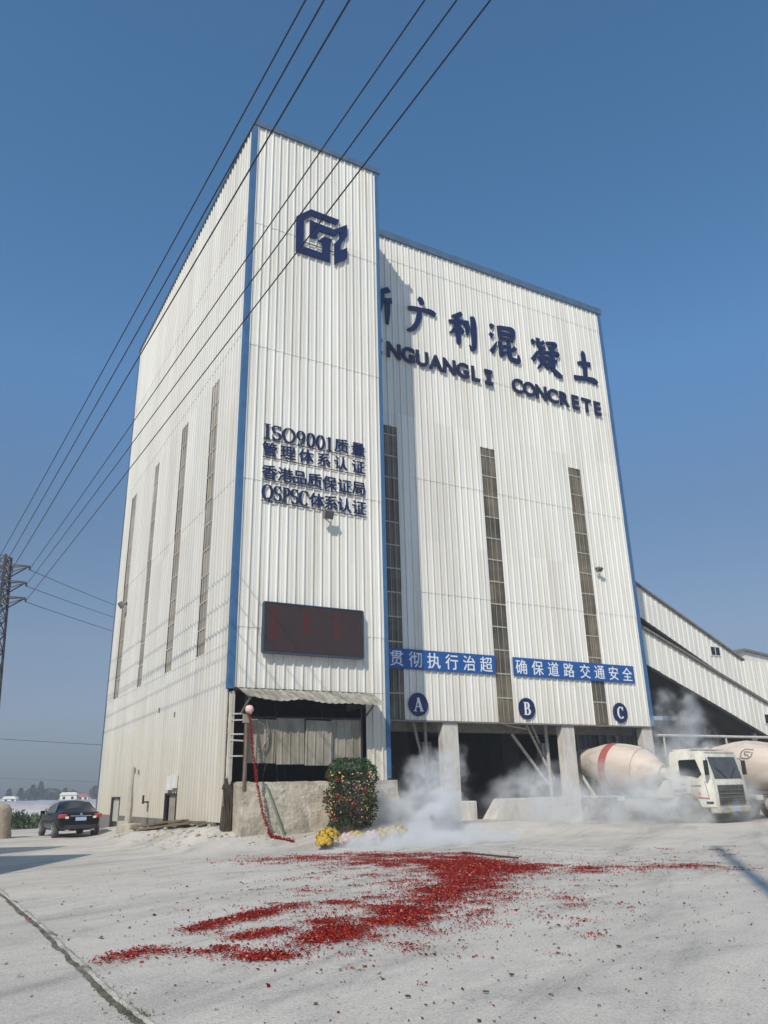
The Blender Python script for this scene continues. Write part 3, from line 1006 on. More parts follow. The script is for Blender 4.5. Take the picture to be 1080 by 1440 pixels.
# LED board
led = thing('led_display', B(1.07, -.04, 6.17), ANG, 'wide dark LED display board in a blue frame on the tower front', 'display')
mb = MB(); mb.b2(0, 3.82, -.20, .12, 0, 1.69)
mb.build('cabinet', M['blackmetal'], led)
mb = MB()
for a in ((-.03, 3.85, 1.692, 1.73), (-.03, 3.85, -.06, -.002)):
    mb.b2(a[0], a[1], -.222, -.04, a[2], a[3])
mb.b2(-.05, -.002, -.222, -.04, -.001, 1.691); mb.b2(3.822, 3.87, -.222, -.04, -.001, 1.691)
mb.build('frame', M['ledframe'], led)
mb = MB(); mb.b2(.02, 3.80, -.21, -.203, .02, 1.67)
mb.build('screen', M['screen'], led)
mb = MB()
for x in np.arange(.02, 3.8, .32):
    mb.b2(x, x+.008, -.2125, -.2115, .02, 1.67)
mb.build('screen_seam', M['blackmetal'], led)
mr = bpy.data.materials.new('dim_red_led')
mr.use_nodes = True
p_ = mr.node_tree.nodes['Principled BSDF']
p_.inputs['Base Color'].default_value = (.05, .008, .006, 1)
p_.inputs['Emission Color'].default_value = (1, .10, .06, 1)
p_.inputs['Emission Strength'].default_value = .035
for (x0, n_) in ((.18, 4), (1.42, 3), (2.62, 3)):
    for r_ in range(n_):
        mb = MB()
        for c_ in range(5):
            for q in range(5):
                if q == 2 or random.random() < .66:
                    x = x0+c_*.058; z = 1.28-r_*.30+q*.048
                    mb.b2(x, x+.0585, -.2122, -.2112, z, z+.0485)
        mb.build('led_text', mr, led)

# banners
def banner(u0, u1, text, us, label):
    t = thing('slogan_banner', B(u0, RC-.06, 6.33), ANG, label, 'banner', 'blue slogan banners above the bays')
    mb = MB(); mb.b2(0, u1-u0, -.03, .0, 0, .84)
    mb.build('banner_sheet', M['banner'], t)
    for ch, u in zip(text, us):
        font_obj('character', ch, .70, M['bannertext'], t, (u-u0, -.036, .42), .003, .0, 1.0, .0075)
banner(7.30, 13.10, '贯彻执行治超', [7.98+.92*i for i in range(6)], 'left blue slogan banner with six white Chinese characters beside the tower')
banner(14.10, 21.68, '确保道路交通安全', [14.55, 15.50, 16.45, 17.40, 18.42, 19.35, 20.28, 21.2], 'right blue slogan banner with eight white Chinese characters crossing above bays B and C')
for ch, u, z in (('A', 8.98, 4.91), ('B', 14.70, 4.91), ('C', 20.44, 4.88)):
    t = thing('bay_sign', B(u, RC-.05, z), ANG, 'round navy sign with white letter %s above its truck bay' % ch, 'sign', 'round bay letter signs')
    mb = MB(); mb.lathe([(0, .47), (.035, .47)], (0, 0, 0), (0, -1, 0), 36)
    mb.build('disc', M['disc'], t)
    serif_glyph(ch, .56, 1.0, .046).build('letter', M['bannertext'], t)

# floodlights
def flood(pos, rz, label, s_=1.0, tilt=.5):
    t = thing('floodlight', pos, rz, label, 'lamp', 'floodlights on the walls')
    rot = Matrix.Rotation(tilt, 3, 'X')
    mb = MB(); mb.box((0, -.26*s_, -.02), (.34*s_, .14*s_, .28*s_), rot)
    mb.build('housing', M['steel'], t, bevel=.015)
    mb = MB(); mb.box(Vector((0, -.26*s_, -.02))+rot @ Vector((0, -.075*s_, 0)), (.28*s_, .01, .22*s_), rot)
    mb.build('lens', M['glassgrey'], t)
    mb = MB(); mb.beam((0, 0, .06), (0, -.22*s_, .02), .04); mb.box((0, -.02, .06), (.12, .04, .14))
    mb.build('bracket', M['blackmetal'], t)
flood(B(3.43, -.05, 11.45), ANG, 'grey floodlight on the tower under the certification lettering', 1.15, .35)
flood(B(19.98, RC-.05, 11.95), ANG, 'small floodlight on the facade beside the right skylight strip', .9, .9)
flood(B(-.05, 17.7, 11.4), ANG-math.pi/2, 'small dark floodlight on the left side wall across the farthest strip', 1.2, .6)

# ------------------------------------------------------------------ things at the open front of the tower
aw = thing('awning', B(.3, -.08, 4.55), ANG, 'drooping grimy corrugated awning over the open front of the tower', 'awning')
mb = MB()
prevl = None
for i in range(61):
    u = -.05+i*5.05/60
    cz = .016*math.cos(i*2.1)
    sag = .10*mnoise.noise(Vector((u*.8, 0, 4)))
    pts = [(u, -.02, .36+cz), (u, -.5, .16+cz+sag*.5), (u, -1.0+.05*random.random(), -.12+cz+sag+(.10 if u < 1.2 else 0)*(1.2-u))]
    if prevl:
        for k in range(2):
            mb.face([prevl[k], pts[k], pts[k+1], prevl[k+1]])
    prevl = pts
mb.build('roof_sheet', M['awning'], aw, fixn=False)
for u in (.1, 4.75):
    mb = MB(); mb.beam((u, -.02, -.45), (u, -.8, -.04), .05); mb.beam((u, -.06, .28), (u, -.85, -.06), .05)
    mb.build('bracket', M['steel'], aw)

pn = thing('sheet_screen', B(.5, -.35, 2.4), ANG, 'grimy pale corrugated sheets screening the open front under the awning', 'panel')
for (u0, u1, z0, z1, v, tl) in ((.0, 1.03, .12, 1.50, 0, .02), (1.06, 2.06, .06, 1.53, -.03, -.01), (2.08, 3.1, .06, 1.52, 0, .015), (3.1, 4.25, -.12, 1.55, .10, 0)):
    mb = cladding('u', v, u0, u1, z0, z1, pitch=.30, dep=.03)
    o = mb.build('sheet', M['panel'], pn, fixn=False)
    o.rotation_euler = (tl, tl*.7, 0)
mb = MB(); mb.beam((-.05, .06, 1.56), (4.3, .06, 1.58), .06); mb.beam((-.05, .08, .2), (4.2, .08, .2), .05)
for u in (.0, 4.3):
    mb.beam((u, .12, -.5), (u, .12, 2.4), .06)
mb.build('frame', M['blackmetal'], pn)

sc = thing('rung_rack', B(.08, -.1, 1.9), ANG, 'pale steel rack of horizontal rungs at the left of the open tower front', 'rack')
mb = MB(); mb.beam((.02, 0, 0), (.02, 0, 2.9), .05); mb.beam((.54, 0, -.1), (.54, 0, 2.35), .06)
mb.build('upright', M['bar'], sc)
for z in (2.16, 1.96, 1.52, 1.34, .84):
    mb = MB(); mb.beam((-.03, -.03, z), (.66, -.03, z+random.uniform(-.04, .04)), .045)
    mb.build('rung', M['column'], sc)

wp = thing('wooden_post', B(.42, -.55, 1.9), ANG, 'short wooden post behind the hanging firecracker string', 'post')
wpb = MB(); wpb.tube([(0, 0, -.2), (.02, .0, 1.1), (0, 0, 2.0)], [.06, .055, .06], 8)
wpb.build('shaft', M['wood'], wp, smooth=True)
mb = MB(); mb.b2(-.10, .10, -.06, .08, 1.85, 2.12)
mb.build('block', M['panel'], wp)

# firecracker string
fcx = thing('firecracker_string', B(.46, -.72, 4.1), ANG, 'string of red firecrackers hanging from a pale round knot down to the ground', 'firecrackers')
path = [(.44, -.74, 4.05), (.52, -.78, 3.4), (.60, -.84, 2.7), (.70, -.98, 1.9), (.82, -1.12, 1.2), (.98, -1.28, .60), (1.10, -1.36, .30), (1.25, -1.45, .26), (1.42, -1.55, .24), (1.62, -1.75, .18)]
pp = catmull(path, 16)
pp = [tuple(p) for p in pp]
mb = MB()
for i, p in enumerate(pp):
    g_ = gzB(p[0], p[1])+.02
    for k in range(5):
        a = random.uniform(0, 6.28)
        q = Vector((p[0]-.46+random.gauss(0, .009), p[1]+.72+random.gauss(0, .009), max(p[2], g_)-4.1+random.gauss(0, .03)))
        d_ = Vector((math.cos(a), math.sin(a), -random.uniform(.2, 1.2)))*.05
        if p[2] < .4:
            d_.z = abs(d_.z)*.3
        mb.beam(q, q+d_, .016)
mb.build('firecracker_braid', M['red1'], fcx)
M['paperball'] = mat('pale_pink_paper', (.80, .62, .56), (.70, .40, .36), 9, .8)
mb = MB(); mb.ico((-.02, -.03, .06), .14, 2, .12)
mb.build('round_knot', M['paperball'], fcx, smooth='all')

gp = thing('leaning_pipe', B(1.6, -1.12, gzB(1.6, -1.12)), ANG, 'thin green pipe leaning against the dusty concrete base', 'pipe')
mb = MB(); mb.tube([(0, 0, -.03), (-.25, .24, .8), (-.5, .42, 1.55)], .035, 8)
mb.build('tube', M['green'], gp, smooth=True)
cbl = MB()
cbl.tube(catmull([(.95, -.45, 3.9), (1.15, -.5, 3.75), (1.2, -.5, 3.3), (1.05, -.5, 3.0), (.95, -.5, 3.1)], 6), .02, 5)
cbl.tube(catmull([(.90, -.45, 3.85), (1.10, -.52, 3.6), (1.12, -.52, 3.2), (.98, -.52, 2.95)], 6), .02, 5)
o = cbl.build('hose', M['steel'], None)
o.location = P0; o.rotation_euler.z = ANG
tag(o, 'thin grey hose looped over the grimy screening sheets', 'hose')

# ------------------------------------------------------------------ leaning post with base, planks and rubble by the left wall
lp = thing('leaning_post', B(-1.0, 9.0, gzB(-1, 9)-.05), ANG, 'weathered timber post leaning in a broken concrete footing by the side wall', 'post')
mb = MB(); mb.tube([(0, 0, .1), (.05, -.12, 1.0), (.02, -.16, 1.7), (.05, -.2, 2.5)], [.16, .12, .09, .05], 8)
mb.build('shaft', M['bar'], lp, smooth=True)
mb = MB()
mb.box((.0, .4, .18), (.5, .7, .5)); mb.box((.1, -.35, .14), (.55, .7, .42), Matrix.Rotation(.3, 3, 'Z'))
o = mb.build('footing', M['conc'], lp, bevel=.06)
def planks():
    data = [((-.9, 8.3), (-.3, 3.2), .55, 'long grey plank lying along the foot of the side wall'),
            ((-.8, 7.6), (-.55, 4.4), .40, 'dark plank with a raised end in the rubble by the side wall'),
            ((-1.1, 6.8), (-.5, 2.2), .50, 'brown plank nearest the tower corner on the rubble'),
            ((-.45, 5.2), (-.25, 1.4), .80, 'short black board leaning under the rusty hatch')]
    for (a, b_, z, lab) in data:
        A_, B_ = B(*a), B(*b_)
        za = gz(A_.x, A_.y)+.06; zb = gz(B_.x, B_.y)+.10
        m_ = (A_+B_)/2
        mb = MB()
        mb.beam(Vector((A_.x-m_.x, A_.y-m_.y, za-.1)), Vector((B_.x-m_.x, B_.y-m_.y, zb)), .24, .07)
        o = mb.build('plank', M['wood'], None)
        o.location = (m_.x, m_.y, .05)
        tag(o, lab, 'plank', 'planks on the rubble by the side wall')
planks()
mb = MB()
for i in range(260):
    u = random.uniform(-2.0, .3); v = random.uniform(-.9, 8.5)
    if random.random() < .25:
        u = random.uniform(.2, 5.5); v = random.uniform(-2.1, -.9)
    s_ = random.choice((.02, .03, .03, .04, .05, .06, .10))*random.uniform(.7, 1.3)
    p = B(u, v)
    mb.ico((p.x, p.y, gz(p.x, p.y)+s_*.15), s_, 1, .6, (1.1, .9, .6))
tag(mb.build('rubble', M['conc']), 'pale dusty concrete rubble along the foot of the walls', 'rubble', kind='stuff')

# ------------------------------------------------------------------ potted kumquat tree and chrysanthemum pots
def leaves(npts, sampler, size, seed=1, droop=.3):
    rg = np.random.default_rng(seed)
    vs, fs = [], []
    for i in range(npts):
        p, nrm = sampler(rg)
        p = np.array(p)
        d = nrm*.7+rg.normal(0, .6, 3); d[2] -= droop*.3
        d /= np.linalg.norm(d)+1e-9
        s_ = np.cross(d, rg.normal(0, 1, 3)); s_ /= np.linalg.norm(s_)+1e-9
        L_ = size*rg.uniform(.6, 1.3)
        b = len(vs)
        vs += [tuple(p), tuple(p+d*L_*.5+s_*L_*.25), tuple(p+d*L_), tuple(p+d*L_*.5-s_*L_*.25)]
        fs.append((b, b+1, b+2, b+3))
    mb = MB(); mb.raw(vs, fs)
    return mb
tu, tv = 3.62, -1.72
tg = gzB(tu, tv)
kt = thing('kumquat_tree', B(tu, tv, tg), ANG, 'dense potted tree decorated with red ribbons and small pale orange fruit', 'tree')
mb = MB(); mb.lathe([(0, .30), (.38, .40), (.42, .42), (.42, .36), (.38, .34)], (0, 0, 0), (0, 0, 1), 20)
mb.build('pot', M['pot'], kt, smooth=True)
mb = MB()
mb.tube([(0, 0, .3), (.03, 0, .9), (0, .02, 2.0)], [.06, .05, .02], 7)
for k in range(10):
    a = k*2.4
    mb.tube([(0, 0, .5+.14*k), (.35*math.cos(a), .35*math.sin(a), .75+.15*k), (.7*math.cos(a), .7*math.sin(a), .85+.15*k)], [.025, .018, .008], 5)
mb.build('trunk', M['bark'], kt)
def bush(rg):
    z = rg.uniform(.34, 2.42)
    rmax = .80*(1 if z < 1.9 else math.sqrt(max(.02, 1-((z-1.9)/.62)**2)))*(.86 if z < .8 else 1)
    a = rg.uniform(0, 6.283)
    rmax *= 1+.34*mnoise.noise(Vector((math.cos(a)*1.6, math.sin(a)*1.6, z*2.2)))
    r_ = rmax*rg.uniform(.25, 1)**.45
    return (r_*math.cos(a), r_*math.sin(a), z), np.array([math.cos(a), math.sin(a), .35])
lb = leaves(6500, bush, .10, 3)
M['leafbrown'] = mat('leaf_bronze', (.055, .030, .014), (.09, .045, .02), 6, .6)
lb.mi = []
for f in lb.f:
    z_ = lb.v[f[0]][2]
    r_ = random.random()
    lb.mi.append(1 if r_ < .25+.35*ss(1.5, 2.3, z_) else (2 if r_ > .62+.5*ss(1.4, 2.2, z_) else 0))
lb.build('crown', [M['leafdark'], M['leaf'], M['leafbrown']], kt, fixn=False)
fm = MB(); fm.ico((0, 0, 0), .026, 1, .1, (1, 1, 1.15))
fr0 = fm.build('fruit', M['orange'], kt, smooth='all')
bm_ = MB()
for k in range(5):
    a = k*1.257
    bm_.face([(0, 0, 0), (.07*math.cos(a-.4), .02*math.sin(a*3), .07*math.sin(a-.4)), (.09*math.cos(a), -.02, .09*math.sin(a)), (.07*math.cos(a+.4), .02, .07*math.sin(a+.4))])
bm_.ico((0, -.01, 0), .025, 1)
bw0 = bm_.build('ribbon_bow', M['redbow'], kt, fixn=False)
rg = np.random.default_rng(5)
for base, cnt in ((fr0, 98), (bw0, 26)):
    for i in range(cnt):
        a = rg.uniform(-math.pi, 0) if i % 6 else rg.uniform(0, math.pi)
        z = rg.uniform(.5, 2.0) if base is fr0 else rg.uniform(.55, 2.0)
        rr = .80*(.86 if z < .8 else 1)
        o = base if i == 0 else base.copy()
        if i:
            COL.objects.link(o)
            o.parent = kt
        o.location = (rr*math.cos(a)*1.0, rr*math.sin(a)*1.0, z)
        o.rotation_euler = (rg.uniform(-.5, .5), rg.uniform(-1, 1), a+math.pi/2)
        o.scale = (1,)*3 if base is fr0 else (rg.uniform(.5, 1.0),)*3

def mums(u, v, m, label, sc_=1.0, nb=26):
    z = gzB(u, v)
    t = thing('chrysanthemum_pot', B(u, v, z), ANG, label, 'flower pot', 'potted chrysanthemums in front of the tree')
    mb = MB(); mb.lathe([(0, .11*sc_), (.20*sc_, .15*sc_), (.20*sc_, .12*sc_)], (0, 0, 0), (0, 0, 1), 14)
    mb.build('pot', M['pot'], t)
    def smp(rg):
        a = rg.uniform(0, 6.283); e = rg.uniform(0, 1.5)
        r_ = .24*sc_*rg.uniform(.5, 1)
        return (r_*math.cos(a)*math.cos(e), r_*math.sin(a)*math.cos(e), .2*sc_+r_*math.sin(e)*.8), np.array([math.cos(a), math.sin(a), .5])
    leaves(260, smp, .07, int(u*100)).build('foliage', M['leaf'], t, fixn=False)
    f0 = None
    for k in range(nb):
        a = k*2.39996; e = math.acos(1-.95*(k+.5)/nb)
        d_ = Vector((math.cos(a)*math.sin(e), math.sin(a)*math.sin(e), math.cos(e)*.8))
        if f0 is None:
            fb = MB()
            for ring, (rr, tz) in enumerate(((.085, .0), (.065, .02), (.04, .035))):
                for q in range(9):
                    an = q*.698+ring*.3
                    fb.face([(0, 0, tz), (rr*.8*math.cos(an-.28), rr*.8*math.sin(an-.28), tz+.012), (rr*math.cos(an), rr*math.sin(an), tz+.004), (rr*.8*math.cos(an+.28), rr*.8*math.sin(an+.28), tz+.012)])
            f0 = fb.build('bloom', m, t, fixn=False)
            o = f0
        else:
            o = f0.copy(); COL.objects.link(o); o.parent = t
        o.location = d_*.27*sc_+Vector((0, 0, .2*sc_))
        o.rotation_euler = d_.to_track_quat('Z', 'Y').to_euler()
mums(2.45, -2.45, M['yellow'], 'pot of bright yellow chrysanthemums at the left end of the row', 1.25)
mums(2.95, -2.75, M['pink'], 'pot of pale pink chrysanthemums second from the left, lower and in front', .95)
mums(3.32, -2.55, M['yellow'], 'orange yellow chrysanthemum pot in front of the tree trunk', 1.0)
mums(3.85, -2.65, M['pink'], 'pale pink chrysanthemum pot half hidden in the smoke', 1.0)
mums(4.35, -2.55, M['yellow'], 'pale yellow chrysanthemum pot right of the tree in the smoke', 1.15)
mums(4.85, -2.50, M['yellow'], 'rightmost yellow chrysanthemum pot by the smoke', 1.25)
mums(2.1, -2.9, M['yellow'], 'low yellow chrysanthemum pot at the far left, nearest the string', .8)

# ------------------------------------------------------------------ firecracker debris
def vnoise(x, y, s_, seed=0):
    r_ = np.random.default_rng(seed)
    T = r_.random((64, 64))
    X, Y = x/s_, y/s_
    xi, yi = np.floor(X).astype(int), np.floor(Y).astype(int)
    fx, fy = X-xi, Y-yi
    fx = fx*fx*(3-2*fx); fy = fy*fy*(3-2*fy)
    g = lambda a, b: T[a % 64, b % 64]
    return (g(xi, yi)*(1-fx)+g(xi+1, yi)*fx)*(1-fy)+(g(xi, yi+1)*(1-fx)+g(xi+1, yi+1)*fx)*fy
streaks = [  # polyline, spread, count, clump threshold
 ([(-2.95, 21.7), (-1.51, 21.9), (0.17, 21.6), (1.55, 20.5), (2.36, 19.0)], .85, 13000, .30),
 ([(-.6, 20.2), (.9, 19.4), (2.2, 18.7)], 1.0, 9000, .36),
 ([(0.82, 20.2), (1.55, 17.8), (1.35, 15.4), (0.72, 13.4), (0.17, 12.2), (-0.21, 11.06)], .50, 24000, .34),
 ([(1.35, 18.6), (2.0, 17.6), (2.9, 17.7)], .6, 9500, .28),
 ([(1.63, 19.4), (2.79, 17.75), (3.57, 17.26), (4.32, 17.39)], .55, 5500, .40),
 ([(4.32, 17.4), (5.73, 18.17), (6.8, 16.89)], .7, 1600, .5),
 ([(0.17, 12.0), (-0.48, 11.1), (-0.79, 10.37), (-1.03, 9.52), (-1.36, 8.92)], .22, 7000, .42),
 ([(.1, 11.4), (-.9, 11.3), (-1.5, 10.6), (-1.9, 10.1)], .13, 1900, .44),
 ([(-0.2, 13.5), (-1.4, 12.86), (-1.83, 12.21), (-2.25, 11.35), (-2.52, 10.74)], .16, 3600, .46),
 ([(-1.76, 9.73), (-2.21, 9.31), (-2.69, 9.67), (-2.85, 9.08)], .15, 1100, .50),
 ([(-.5, 13.9), (.4, 12.6), (1.0, 12.2)], .7, 2600, .50),
 ([(-.9, 10.2), (.1, 9.8), (.9, 9.9)], .4, 900, .53),
 ([(0.2, 19.5), (.4, 14.5), (.0, 10.5)], 1.7, 4600, .40),
 ([(-.6, 18.5), (-1.2, 14.0), (-1.2, 10.0)], 1.0, 1900, .50),
 ([(2.6, 18.5), (2.0, 13.5), (.8, 9.8)], 1.1, 2600, .44),
 ([(4.0, 19.5), (6.0, 20.5), (8.5, 21.0)], 1.2, 900, .5),
]
PX = []
for k, (pts, sp, cnt, th) in enumerate(streaks):
    pts = np.array(pts)
    seg = np.linalg.norm(np.diff(pts, axis=0), axis=1)
    cum = np.concatenate([[0], np.cumsum(seg)])
    per = 20
    cnt = int(cnt*1.5)
    N = int(cnt/per*2.6)
    t = rng.random(N)*cum[-1]
    wob = np.interp(t, np.linspace(0, cum[-1], 9), rng.normal(0, sp*.35, 9))
    x = np.interp(t, cum, pts[:, 0])+wob+rng.normal(0, sp*.55, N)
    y = np.interp(t, cum, pts[:, 1])+wob*.5+rng.normal(0, sp*.75, N)
    nn = .5*vnoise(x+40, y*.8+40, .34, 3)+.45*vnoise(x*.55+40, y+40, .13, 5)+.22*vnoise(x+40, y+40, 1.2, 8)
    keep = nn > th+.17+rng.normal(0, .03, N)
    cx_, cy_ = x[keep][:cnt//per], y[keep][:cnt//per]
    m_ = rng.poisson(per*rng.lognormal(-.25, .8, len(cx_)))
    rad = .030+.028*np.sqrt(m_/per)*rng.uniform(.6, 1.5, len(cx_))
    idx = np.repeat(np.arange(len(cx_)), m_)
    dx = rng.normal(0, 1, (len(idx), 2))*rad[idx][:, None]
    dx[:, 0] *= 1.5
    PX.append(np.stack([cx_[idx], cy_[idx]], 1)+dx)
    # loose singles around the clumps
    Ns = cnt//9
    t = rng.random(Ns)*cum[-1]
    PX.append(np.stack([np.interp(t, cum, pts[:, 0])+rng.normal(0, sp*1.1, Ns), np.interp(t, cum, pts[:, 1])+rng.normal(0, sp*1.3, Ns)], 1))
PX = np.concatenate(PX)
# pile height: denser cells stack higher
cell = np.floor(PX/.12).astype(int)
_, inv, cn = np.unique(cell, axis=0, return_inverse=True, return_counts=True)
dens = cn[inv.ravel()]
def scraps(PX, size, zmax, sd):
    r_ = np.random.default_rng(sd)
    N = len(PX)
    a = r_.random(N)*6.283
    tilt = r_.normal(0, .45, N)
    L_ = size*np.minimum(r_.lognormal(-.15, .5, N), 2.4)
    W_ = L_*r_.uniform(.35, .8, N)
    d = np.stack([np.cos(a)*np.cos(tilt), np.sin(a)*np.cos(tilt), np.sin(tilt)], 1)
    roll = r_.normal(0, .5, N)
    s_ = np.stack([-np.sin(a)*np.cos(roll), np.cos(a)*np.cos(roll), np.sin(roll)], 1)
    g_ = np.array([gz(x, y) for x, y in PX])
    c_ = np.stack([PX[:, 0], PX[:, 1], g_+.006+zmax*r_.random(N)], 1)
    up = np.array([0, 0, 1.])*(r_.uniform(.0, .32, N)*L_)[:, None]
    v0 = c_-d*L_[:, None]/2-s_*W_[:, None]/2
    v1 = c_-d*L_[:, None]/2+s_*W_[:, None]/2
    v2 = c_+s_*W_[:, None]/2+up
    v3 = c_-s_*W_[:, None]/2+up
    v4 = c_+d*L_[:, None]/2+s_*W_[:, None]/2
    v5 = c_+d*L_[:, None]/2-s_*W_[:, None]/2
    V = np.stack([v0, v1, v2, v3, v4, v5], 1).reshape(-1, 3)
    V[:, 2] = np.maximum(V[:, 2], np.repeat(g_, 6)+.004)
    b = np.arange(N)*6
    F = np.stack([np.stack([b, b+1, b+2, b+3], 1), np.stack([b+3, b+2, b+4, b+5], 1)], 1).reshape(-1, 4)
    return V, F
def np_mesh(name, V, F, mats, mi):
    me = bpy.data.meshes.new(name)
    me.vertices.add(len(V)); me.vertices.foreach_set('co', V.astype(np.float32).ravel())
    me.loops.add(F.size); me.loops.foreach_set('vertex_index', F.astype(np.int32).ravel())
    me.polygons.add(len(F))
    me.polygons.foreach_set('loop_start', np.arange(0, F.size, F.shape[1], dtype=np.int32))
    for m in mats:
        me.materials.append(m)
    me.update(calc_edges=True)
    me.polygons.foreach_set('material_index', mi.astype(np.int32))
    me.validate()
    o = bpy.data.objects.new(name, me)
    COL.objects.link(o)
    return o
V, F = scraps(PX, .019, .005, 4)
V[:, 2] += np.repeat(np.minimum(dens, 24)*.0005, 6)
M['red4'] = mat('paper_pink', (.62, .30, .26), (.50, .20, .17), 30, .9, spec=.1)
pm = rng.choice(4, len(PX), p=[.46, .30, .19, .05])
tag(np_mesh('firecracker_paper', V, F, [M['red1'], M['red2'], M['red3'], M['red4']], np.repeat(pm, 2)),
    'red shredded firecracker paper strewn over the pale yard', 'firecracker paper', kind='stuff')
mb = MB(); mb.tube([(0, 0, .03), (.6, -1.0, .025), (1.14, -2.02, .03)], .022, 6)
o = mb.build('bamboo_stick', M['darkwood'], loc=(1.85, 22.15, 0))
tag(o, 'long thin dark stick lying along the back edge of the red paper', 'stick')
# dark spent bits and chips scattered wide
N = 2700
x = rng.normal(.6, 3.6, N); y = rng.uniform(5.5, 23, N)
k = (np.abs(x) < y*.62) & ((x > -.55*y+1.5) | (rng.random(N) < .4))
Q = np.stack([x, y], 1)[k]
V, F = scraps(Q, .023, .003, 9)
M['char'] = mat('charred_paper', (.05, .035, .03), (.12, .07, .055), 20, .9)
pm = rng.choice(3, len(Q), p=[.62, .22, .16])
tag(np_mesh('spent_chips', V, F, [M['char'], M['red2'], M['steel']], np.repeat(pm, 2)),
    'small dark spent firecracker bits scattered thinly over the yard', 'litter', kind='stuff')
# a few larger charred stubs, each its own thing
for i, (x, y, s_) in enumerate(((2.35, 9.2, .035), (1.05, 8.0, .03), (.75, 7.4, .026), (.1, 7.3, .03), (2.0, 10.6, .035), (-.9, 9.2, .03))):
    mb = MB(); mb.ico((0, 0, .02), s_*.6, 1, .7, (1.3, .8, .6))
    mb.ico((.02, .01, .015), s_*.4, 1, .6, (1, 1, .6))
    o = mb.build('burnt_stub', M['char'], loc=(x, y, gz(x, y)))
    lab = ['rightmost dark burnt stub alone on the near yard', 'burnt stub in the middle of the near yard', 'dark stub just nearer than the middle one', 'stub nearest the camera, left of centre',
           'burnt stub farthest right of the red scatter edge', 'burnt stub beside the left red streak'][i]
    tag(o, lab, 'litter', 'burnt stubs on the near yard')

# ------------------------------------------------------------------ mixer trucks
def wheel(parent, x, y, z, r, wd, side, m_t, m_r):
    mb = MB()
    prof = [(-wd/2, r*.62), (-wd/2, r*.93), (-wd*.36, r), (wd*.36, r), (wd/2, r*.93), (wd/2, r*.62)]
    mb.lathe(prof, (0, 0, 0), (0, 1, 0), 28)
    o = mb.build('wheel', m_t, parent, smooth=True)
    o.location = (x, y, z)
    mb = MB()
    s_ = side
    mb.lathe([(0, r*.61), (.03, r*.60), (-.06, r*.50), (-.06, r*.24), (.05, r*.20), (.07, r*.10), (.07, .01)], (0, s_*(wd/2-.005), 0), (0, s_, 0), 24)
    for k in range(8):
        a = k*math.pi/4
        mb.box((r*.37*math.cos(a), s_*(wd/2-.045), r*.37*math.sin(a)), (.06, .03, .06))
    mb.build('rim', m_r, o, smooth=True)
    return o
AX = [-1.40, -3.15, -5.9, -7.25]
